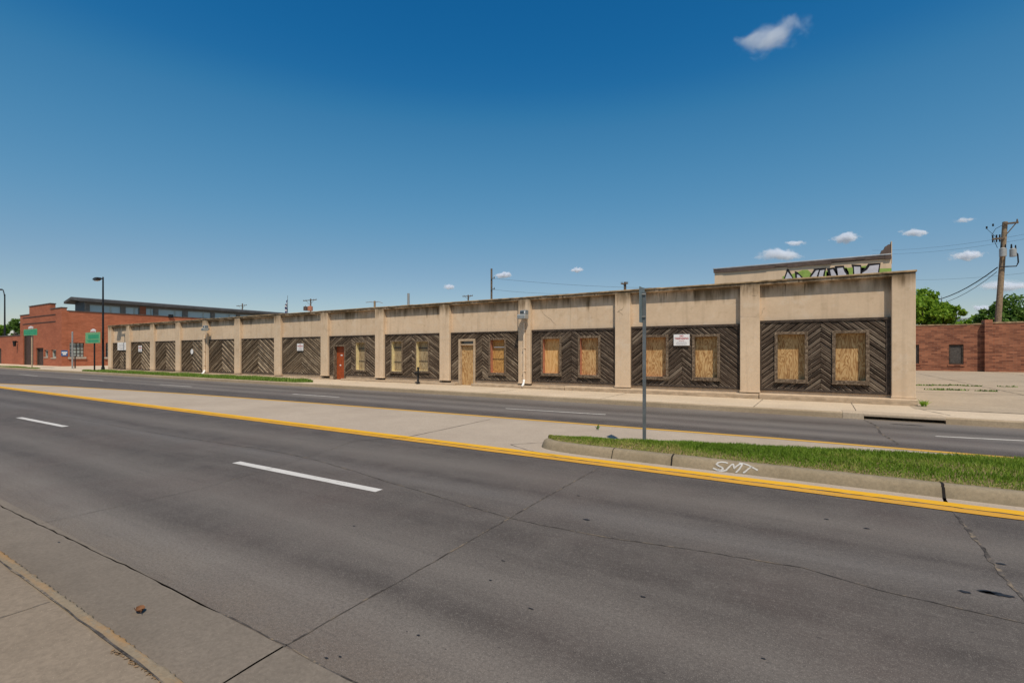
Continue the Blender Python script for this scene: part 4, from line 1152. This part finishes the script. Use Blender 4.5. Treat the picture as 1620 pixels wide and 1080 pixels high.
def lamp(px_,base,pyt,dx,label,Y,r,head):
    x,_=atY(px_,base,Y); z=atY(px_,pyt,Y)[1]
    t=thing('street_lamp',(x,Y,.15),label,'street lamp','black street lamps')
    b=MB(); b.cyl((x,Y,.15),(x,Y,z),r,r*.62,n=12); b.cyl((x,Y,.15),(x,Y,.5),r*1.5,r*1.35,n=12); b.cyl((x,Y,z),(x,Y,z+.08),r*.75,r*.4,n=12); b.build('pole',M['black_metal'],t,smooth=False)
    if head=='flat':
        b=MB(); b.tube([(x,Y,z-.12),(x+dx*.2,Y-.02,z-.02),(x+dx*.5,Y-.05,z+.0)],.05,8); b.build('arm',M['black_metal'],t)
        b=MB(); h=dx*.5
        pts=[(x+dx*.45,z-.06),(x+dx*.48,z+.10),(x+dx*.8,z+.10),(x+dx*1.0,z+.02),(x+dx*1.02,z-.06),(x+dx*.8,z-.14),(x+dx*.55,z-.12)]
        b.prism(pts,'y',Y-.22,Y+.14); hd=b.build('lamp_head',M['black_metal'],t,bevel=.03)
        b=MB(); b.box(x+dx*.62,x+dx*.92,Y-.17,Y+.09,z-.165,z-.141); b.build('lens',M['sign_white'],hd)
    else:
        b=MB(); b.tube([(x,Y,z-.6),(x+dx*.2,Y,z+.3),(x+dx*.5,Y,z+1.0),(x+dx,Y,z+1.2)],.09,8); b.tube([(x,Y,z-.05),(x+dx*.25,Y,z+.45),(x+dx*.5,Y,z+.96)],.05,6); b.build('arm',M['black_metal'],t)
        b=MB(); b.prism([(x+dx,z+1.12),(x+dx*1.0,z+1.32),(x+dx*1.35,z+1.3),(x+dx*1.5,z+1.15),(x+dx*1.3,z+1.05)],'y',Y-.2,Y+.2); b.build('lamp_head',M['black_metal'],t,bevel=.03)
    return t
lamp(163,585,439.5,-1.5,'tall black street lamp with a single arm beside the green sign',16.3,.085,'flat')
x,_=atY(163.2,563,16.1); z=atY(163.2,563,16.1)[1]
lamp(7.5,585,466,-2.2,'black street lamp at the left edge of the photo behind the brick wall',30.0,.17,'davit')

# ------------------------------------------------------------------ utility poles and wires behind
def sag(a,c,s,n=14):
    a,c=Vector(a),Vector(c); return [a.lerp(c,i/n)-Vector((0,0,4*s*(i/n)*(1-i/n))) for i in range(n+1)]
def upole(px_,pyt,Y,r,label,arms=(),mat='pole_wood_dark',tf=(),name='utility_pole'):
    x,z=atY(px_,pyt,Y); k=Y/18.2
    t=thing(name,(x,Y,0),label,'utility pole','utility poles behind the beige building')
    b=MB(); b.cyl((x,Y,0),(x,Y,z),r*1.15,r,n=8); b.build('pole',M[mat],t)
    for (py,hw,slope) in arms:
        zz=atY(px_,py,Y)[1]; a=atY(px_-hw,py,Y)[0]; c=atY(px_+hw,py,Y)[0]
        b=MB(); b.box(a,c,Y-r-.12,Y-r-.002,zz-.07,zz+.07)
        b.cyl((a+(x-a)*.4,Y-r-.05,zz-.05),(x,Y-r-.03,zz-(c-a)*.22),.03,n=6); b.cyl((c+(x-c)*.4,Y-r-.05,zz-.05),(x,Y-r-.03,zz-(c-a)*.22),.03,n=6)
        ca=b.build('crossarm',M['pole_wood_dark'],t)
        for f in (.03,.2,.8,.97):
            b=MB(); xx=a+(c-a)*f; b.cyl((xx,Y-r-.06,zz+.07),(xx,Y-r-.06,zz+.25),.06,.04,n=6); b.build('insulator',M['grey_metal'],ca)
    for (px2,py2,w,h,m2) in tf:
        xx,zz=atY(px2,py2,Y); ww=abs(atY(px2+w/2,py2,Y)[0]-xx); hh=h*(Y/ (cA+sA*(px2-810)/F))/F
        b=MB(); b.cyl((xx,Y-r-ww,zz-hh/2),(xx,Y-r-ww,zz+hh/2),ww,n=10); b.cyl((xx,Y-r-ww,zz+hh/2),(xx,Y-r-ww,zz+hh/2+.1),ww*.9,ww*.3,n=10)
        b.cyl((xx,Y-r-ww,zz+hh/2),(xx,Y-r-ww,zz+hh/2+.3),.05,n=6); b.build('transformer',M[m2],t)
    return t,x,z
upole(491.5,472.5,70,.14,'utility pole with one crossarm and rust brown transformers, right of the flag',[(475,10.5,0)],tf=[(487,488.5,4,6,'coping_metal'),(495,488.5,5,7,'red_jamb_paint')])
upole(383.5,480,80,.16,'utility pole with short crossarm above the clerestory roof',[(483.5,8,0)])
t,x,z=upole(592.8,476,75,.22,'pale pole with two white lamp arms above the roofline',[],'pole_wood',name='twin_lamp_pole')
b=MB(); a=atY(579,479,75); c=atY(605,480,75); b.tube([(x,75,z-.3),((x+a[0])/2,75,z-.15),(a[0],75,a[1]+.1)],.07,6); b.tube([(x,75,z-.3),((x+c[0])/2,75,z-.2),(c[0],75,c[1]+.1)],.07,6); b.build('lamp_arm',M['galvanised'],t)
upole(646.2,464,60,.20,'bare grey pole without arms above the roofline','',mat='galvanised')
upole(740.8,466.5,85,.15,'small utility pole with one crossarm, left of the tallest rear pole',[(468.5,8,0)])
t,tx,tz=upole(777.6,425,55,.13,'tallest thin rear utility pole with side brackets',[])
b=MB()
for py in (441,458): zz=atY(777.6,py,55)[1]; b.box(tx,tx+.65,54.8,54.88,zz-.05,zz+.05); b.cyl((tx+.55,54.84,zz+.05),(tx+.55,54.84,zz+.25),.06,n=6)
b.build('bracket',M['grey_metal'],t)
upole(988.8,446,62,.17,'rear utility pole top with cluster of insulators left of the sign post',[(449,5.5,0)])
# wires
def wire(pts,r,label,grp='overhead wires'):
    b=MB(); b.tube(pts,r,5); b.build('power_line',M['wire_black'],label=label,cat='wire',group=grp)
P=lambda px,py,Y:(atY(px,py,Y)[0],Y,atY(px,py,Y)[1])
wire(sag(P(777.6,440,55),P(1130,455,75),.5),.014,'upper thin wire running right from the tallest rear pole')
wire(sag(P(777.6,457.5,55),P(990,460,62),.5),.012,'lower thin wire running right from the tallest rear pole')
# flag
x,z=atY(455,468,48)
t=thing('flag',(x,48,3.6),'dark blue and white flag drooping on a roof pole','flag')
b=MB(); b.cyl((x,48,3.6),(x,48,z-.0),.04,.03,n=8); b.cyl((x,48,z),(x,48,z+.06),.05,.02,n=8); b.build('flagpole',M['grey_metal'],t)
bl=MB(); bw=MB()
h0=atY(455,495,48)[1]; h1=atY(455,474,48)[1]; w=.95
for k in range(8):
    for i in range(6):
        def q(i,k): u=i/6; v=k/8; return (x-.04-w*u*(1-.35*v)*(.55+.45*v),48-.15*math.sin(u*9+v*2),h1-(h1-h0)*(v*.85)-u*.9*(1-v*.3))
        (bw if (k+i)%3==2 else bl).poly([q(i,k),q(i+1,k),q(i+1,k+1),q(i,k+1)])
bl.build('cloth',M['flag_blue'],t,fix=False,smooth=True); bw.build('stripe',M['sign_white'],t,fix=False,smooth=True)

# big utility pole on the right
YP=57.0
x1,z1=atY(1590,351,YP); x0,z0=atY(1578,520,YP)
sl=(x1-x0)/(z1-z0)
X=lambda z:x0+(z-z0)*sl
t=thing('utility_pole',(X(0),YP,0),'large leaning wooden utility pole with transformers behind the right brick building','utility pole')
b=MB(); b.cyl((X(0),YP,0),(X(z1),YP,z1),.24,.17,n=12); b.build('pole',M['pole_wood'],t)
b=MB()
zz=atY(1590,354,YP)[1]; b.box(X(zz)-.1,X(zz)+.75,YP-.32,YP-.2,zz-.12,zz+.02); b.cyl((X(zz)+.6,YP-.26,zz-.1),(X(zz-.9)+.12,YP-.22,zz-.9),.04,n=6); b.cyl((X(zz)+.68,YP-.26,zz),(X(zz)+.68,YP-.26,zz+.25),.07,.04,n=8)
zb=atY(1580,378,YP)[1]; xq=atY(1568,378,YP)[0]; b.box(xq,X(zb),YP-.32,YP-.2,zb-.08,zb+.06)
b.build('crossarm',M['pole_wood_dark'],t)
for f in (.05,.35,.6):
    b=MB(); xx=xq+(X(zb)-xq)*f; b.cyl((xx,YP-.26,zb-.3),(xx,YP-.26,zb+.32),.05,.055,n=8); b.build('insulator',M['black_metal'],t)
for px_,py in ((1561,360),(1571,356)):
    b=MB(); p=P(px_,py,YP); b.cyl((p[0],p[1],p[2]-.10),(p[0],p[1],p[2]+.10),.06,n=8); b.build('insulator',M['black_metal'],t)
for px_,py,w,h in ((1586,400,12,13),(1602,400.5,11,12)):
    p=P(px_,py,YP-.4); ww=w/2/F*YP/1.38*.74; hh=h/F*YP/1.38*.92
    b=MB(); b.cyl((p[0],YP-.5,p[2]-hh/2),(p[0],YP-.5,p[2]+hh/2),ww,n=14); b.cyl((p[0],YP-.5,p[2]+hh/2),(p[0],YP-.5,p[2]+hh/2+.1),ww*1.05,ww*.5,n=14)
    tfm=b.build('transformer',M['transformer_grey'],t)
    b=MB(); b.cyl((p[0]-.1,YP-.5,p[2]+hh/2+.1),(p[0]-.1,YP-.5,p[2]+hh/2+.45),.07,.05,n=8); b.cyl((p[0]+.15,YP-.5,p[2]+hh/2+.05),(p[0]+.15,YP-.5,p[2]+hh/2+.35),.06,.04,n=8); b.build('bushing',M['black_metal'],tfm)
b=MB(); b.tube([P(1604,397,YP-.5),P(1610,402,YP-.5),P(1611,415,YP-.4),P(1608,421,YP-.3),P(1582,422,YP-.3)],.05,6)
b.tube([P(1590,354,YP),P(1575,362,YP),P(1569,372,YP),P(1578,392,YP)],.02,5); b.tube([P(1561,362,YP),P(1570,370,YP),P(1590,388,YP)],.015,5)
b.build('cable',M['wire_black'],t)
wire(sag(P(1578,423,YP-.3),P(1420,470,85),1.6),.045,'thick black cable sagging from the large leaning pole to the beige building','service cables at the right')
wire(sag(P(1577,430,YP-.3),P(1420,473,85),1.8),.022,'thinner cable just beneath the thick sagging cable','service cables at the right')
for py0,py1,lab in ((369,396,'thin high wire left of the large leaning pole, topmost'),(377,402,'thin high wire left of the large leaning pole, second from top'),(436,440,'thin level wire crossing the leaning pole above the trees')):
    wire(sag(P(1700,py0-14,62),P(1380,py1,85),.6),.009,lab)

# ------------------------------------------------------------------ trees
def tree(x,y,h,w,label,mat,n,seed,trunk_h=.35,lobes=9,leaf=.22,flat=1.0):
    T=np.random.RandomState(seed); RR=random.Random(seed)
    t=thing('tree',(x,y,0),label,'tree','trees beyond the buildings')
    b=MB(); b.tube([(x,y,0),(x+.1,y,h*trunk_h*.5),(x-.05,y+.1,h*trunk_h),(x+.1,y,h*.7)],[w*.05,w*.042,w*.036,w*.012],8)
    cen=[]
    for k in range(lobes):
        a=RR.uniform(0,2*PI); rr=w*.5*RR.uniform(.15,.72); zz=h*(trunk_h+(1-trunk_h)*RR.uniform(.18,.85))
        c=Vector((x+math.cos(a)*rr,y+math.sin(a)*rr*.8,zz)); cen.append((c,w*RR.uniform(.15,.27)))
        b.tube([(x,y,h*trunk_h*.9),((x+c.x)/2,(y+c.y)/2,(h*trunk_h+c.z)/2+.1),tuple(c)],[w*.025,w*.016,w*.005],6)
    cen.append((Vector((x,y,h*.78)),w*.26))
    b.build('trunk',M['bark'],t)
    Vs=[];Rn=[]
    per=n//len(cen)
    for c,r in cen:
        sub=[(T.normal(0,1,3),T.uniform(.2,.5)) for _ in range(14)]
        for k in range(per):
            dv,sr=sub[T.randint(14)]; dv=dv/np.linalg.norm(dv)
            q=T.normal(0,1,3); q/=np.linalg.norm(q)
            p=np.array(c)+r*(dv*.72+q*sr*T.uniform(.3,1))*np.array([1,1,.85])
            u=T.normal(0,1,3); u/=np.linalg.norm(u); v=np.cross(u,T.normal(0,1,3)); v/=np.linalg.norm(v)+1e-6
            s=leaf*T.uniform(.5,1.1)
            Vs.append([p-u*s,p+v*s*.5,p+u*s,p-v*s*.5]); Rn.append(np.clip(T.uniform(0,1)*.7+.3*(dv[2]*.5+.5)*T.uniform(.3,1),0,1))
    N=len(Vs); V=np.array(Vs).reshape(-1,3)-np.array([x,y,0])
    me=bpy.data.meshes.new('crown'); me.vertices.add(N*4); me.vertices.foreach_set('co',V.ravel())
    me.loops.add(N*4); me.loops.foreach_set('vertex_index',np.arange(N*4,dtype=np.int32))
    me.polygons.add(N); me.polygons.foreach_set('loop_start',np.arange(N,dtype=np.int32)*4); me.polygons.foreach_set('loop_total',np.full(N,4,dtype=np.int32))
    me.update(calc_edges=True); me.validate()
    at=me.attributes.new('rnd','FLOAT','FACE'); at.data.foreach_set('value',np.array(Rn,dtype=np.float32))
    me.materials.append(M[mat]); o=bpy.data.objects.new('crown',me); C.objects.link(o); o.parent=t
def tp(px_,pyt,Y): x,z=atY(px_,pyt,Y); return x,z
x,z=tp(1463,459,66); tree(x,66,z,7.2,'tall bright green tree right beside the beige building edge','leaves_bright',9000,3,.2,11,.24)
x,z=tp(1493,476,64); tree(x,64,z,4.2,'smaller bright green tree right of the tall bright tree, over the brick wall','leaves_bright',5000,5,.2,8,.22)
x,z=tp(1530,500,80); tree(x,80,z,5.5,'low rounded green treetop between the brick pier and the bright trees','leaves_bright',3500,8,.2,8,.26)
x,z=tp(1604,464,70); tree(x,70,z,7.5,'darker green tree behind the leaning utility pole','leaves_dark',9000,12,.2,11,.26)
x,z=tp(1570,492,72); tree(x,72,z,5.0,'small dark tree just left of the leaning utility pole','leaves_dark',4000,14,.2,8,.24)
x,z=tp(1640,470,74); tree(x,74,z,7,'dark tree cut by the right edge of the photo','leaves_dark',5000,15,.2,9,.26)
x,z=tp(24,503,60); tree(x,60,z,9.0,'dark green tree behind the low brick wall, against the stepped parapet','leaves_dark',7000,21,.2,10,.40)
x,z=tp(6,508,64); tree(x,64,z,9.0,'paler green tree behind the low brick wall at the left edge','leaves_bright',6000,23,.2,10,.40)
x,z=tp(-25,504,64); tree(x,64,z,10,'green tree mostly beyond the left edge of the photo','leaves_dark',3000,24,.2,10,.40)
# distant thin mast
x,z=atY(1489.5,474,90); b=MB(); b.cyl((x,90,0),(x,90,z),.10,.06,n=8); b.cyl((x,90,z),(x,90,z+.5),.02,n=6); b.build('mast',M['grey_metal'],label='thin distant grey mast rising behind the bright green trees',cat='mast')
# low distant roof
xa_,za=atY(1532,503,95); xb_,_=atY(1556,503,95); 
t=thing('distant_shed',((xa_+xb_)/2,97,0),'distant pale roof just showing left of the brick pier','building')
zr=atY(1545,500.5,95)[1]
b=MB(); b.box(xa_,xb_+6,95,101,0,zr-.8); b.build('wall',M['lintel'],t)
b=MB(); b.prism([(94.5,zr-.8),(98,zr),(101.5,zr-.8)],'x',xa_-.4,xb_+6.4); b.build('roof',M['galvanised'],t)

# ------------------------------------------------------------------ clouds (real volumes far away)
def mk_cloud(seed,dens,sc,thr):
    n=NT('cloud_volume'); n.n.remove(n.b)
    O=n.objc(); ln=n.add('ShaderNodeVectorMath',operation='LENGTH'); n.l.new(O,ln.inputs[0])
    nz=n.noise(n.map(O,(sc*1.9,sc*1.9,sc*.8),loc=(seed*3.1,seed*1.7,seed)),1,6,.62,.35)
    f=n.math('SUBTRACT',n.math('ADD',nz,n.mr(ln.outputs['Value'],0,1,.30,-.34)),thr)
    f=n.math('MULTIPLY',n.mr(f,0,.22,0,1,True),dens)
    pv=n.add('ShaderNodeVolumePrincipled'); n.set(pv.inputs['Color'],(.90,.94,1.0,1)); n.l.new(f,pv.inputs['Density']); pv.inputs['Anisotropy'].default_value=.0
    n.l.new(pv.outputs[0],n.out.inputs['Volume'])
    return n.m
def cloud(px_,py,w,h,D,label,dens,sc=1.6,thr=.52,tilt=0,seed=0):
    q=Vector(ray(px_,py)); p=q*D
    b=MB()
    # unit lumpy sphere, scaled to size
    nu,nv_=20,12
    vs=[(0,0,-1)]
    for j in range(1,nv_):
        a=PI*j/nv_-PI/2
        for i in range(nu): t=2*PI*i/nu; vs.append((math.cos(a)*math.cos(t),math.cos(a)*math.sin(t),math.sin(a)))
    vs.append((0,0,1))
    fs=[(0,1+(i+1)%nu,1+i) for i in range(nu)]
    for j in range(nv_-2):
        for i in range(nu):
            a0=1+j*nu+i; a1=1+j*nu+(i+1)%nu; fs.append((a0,a1,a1+nu,a0+nu))
    last=len(vs)-1
    fs+=[(last,1+(nv_-2)*nu+i,1+(nv_-2)*nu+(i+1)%nu) for i in range(nu)]
    b.mesh(vs,fs)
    rx=w/2/F*D; rz=h/2/F*D
    o=b.build('cloud',mk_cloud(seed,dens/ max(rz,1),sc,thr),loc=(0,0,0),label=label,cat='cloud',group='small white clouds')
    o.location=p-Vector((0,0,0)); o.location.z+=H
    o.rotation_euler=(0,tilt,YAW); o.scale=(rx,rz*1.6,rz)
CL=[(1222,60,215,80,'wispy white cloud high in the sky, largest and topmost',1.25,1.5,.49,-.24,4),
    (1233,403,118,32,'flat white cloud above the graffiti covered rear block',4.5,1.7,.46,0,2),
    (1338,376,78,28,'small white puff above the right end of the rear block',4.5,1.6,.46,-.05,3),
    (1259,385,64,18,'faint small cloud just above the flat cloud over the rear block',3.5,1.6,.50,0,4),
    (1447,368,76,22,'faint white cloud high to the right of the rear block parapet',4,1.6,.48,0,5),
    (1530,404,96,28,'elongated white cloud left of the leaning utility pole',4.5,1.7,.46,-.08,6),
    (1592,452,170,28,'long low white cloud behind the leaning utility pole',3.6,1.8,.45,0,7),
    (797,435,54,19,'tiny white puff beside the tallest rear utility pole',7,1.6,.47,0,8),
    (912,427,38,15,'tiny white puff left of the bare post top, over the roofline',6,1.6,.47,0,9),
    (711,454,36,15,'tiny lowest white puff above the roofline, left of the tallest rear pole',6,1.6,.47,0,10),
    (1553,487,60,16,'faint low cloud between the bright trees and the leaning pole',4,1.6,.48,0,11),
    (1526,348,60,18,'barely visible cloud wisp above the elongated cloud',1.8,1.6,.52,0,12)]
for c in CL: cloud(c[0],c[1],c[2],c[3],1500,c[4],c[5],c[6],c[7],c[8],c[9])

# ------------------------------------------------------------------ light, sky, camera
sd=Vector((1,-1.22,2.6)).normalized()
sun=bpy.data.lights.new('sun','SUN'); sun.energy=4.2; sun.angle=math.radians(.53); sun.color=(1,.89,.735)
so=bpy.data.objects.new('sun',sun); C.objects.link(so); so.rotation_euler=(-sd).to_track_quat('-Z','Y').to_euler(); so.location=(0,-20,40)
W=bpy.data.worlds.new('World'); bpy.context.scene.world=W; W.use_nodes=True
nt=W.node_tree; bg=nt.nodes['Background']
sk=nt.nodes.new('ShaderNodeTexSky'); sk.sky_type='NISHITA'; sk.sun_disc=False
sk.sun_elevation=math.asin(sd.z); sk.sun_rotation=math.atan2(sd.x,sd.y); sk.altitude=400; sk.air_density=1.0; sk.dust_density=.6; sk.ozone_density=3.0
hs=nt.nodes.new('ShaderNodeHueSaturation'); hs.inputs['Hue'].default_value=.496; hs.inputs['Saturation'].default_value=1.26; hs.inputs['Value'].default_value=1.22
nt.links.new(sk.outputs[0],hs.inputs['Color']); # tone of the clear sky: deeper blue overhead, paler towards the horizon
m1=nt.nodes.new('ShaderNodeVectorMath'); m1.operation='SCALE'; m1.inputs['Scale'].default_value=.075
cv=nt.nodes.new('ShaderNodeRGBCurve')
for ch,pts in enumerate(([(.035,.011),(.047,.044),(.076,.096),(.19,.245)],[(.12,.136),(.146,.20),(.209,.277),(.392,.415)],[(.283,.352),(.33,.41),(.423,.48),(.597,.565)])):
    c_=cv.mapping.curves[ch]
    for p_ in pts: c_.points.new(*p_)
cv.mapping.update()
m2=nt.nodes.new('ShaderNodeVectorMath'); m2.operation='SCALE'; m2.inputs['Scale'].default_value=1/.075
nt.links.new(hs.outputs[0],m1.inputs[0]); nt.links.new(m1.outputs[0],cv.inputs['Color']); nt.links.new(cv.outputs[0],m2.inputs[0]); nt.links.new(m2.outputs[0],bg.inputs[0]); bg.inputs[1].default_value=.075
sc=bpy.context.scene
sc.cycles.volume_bounces=6
cam=bpy.data.cameras.new('camera'); co=bpy.data.objects.new('camera',cam); C.objects.link(co); sc.camera=co
co.location=(0,0,H); co.rotation_euler=(PI/2,0,YAW)
cam.sensor_width=36; cam.lens=36*F/1620; cam.shift_y=(HX-540)/1620; cam.clip_end=8000; cam.clip_start=.05
sc.view_settings.view_transform='Standard'; sc.view_settings.look='None'; sc.view_settings.exposure=0; sc.view_settings.gamma=1
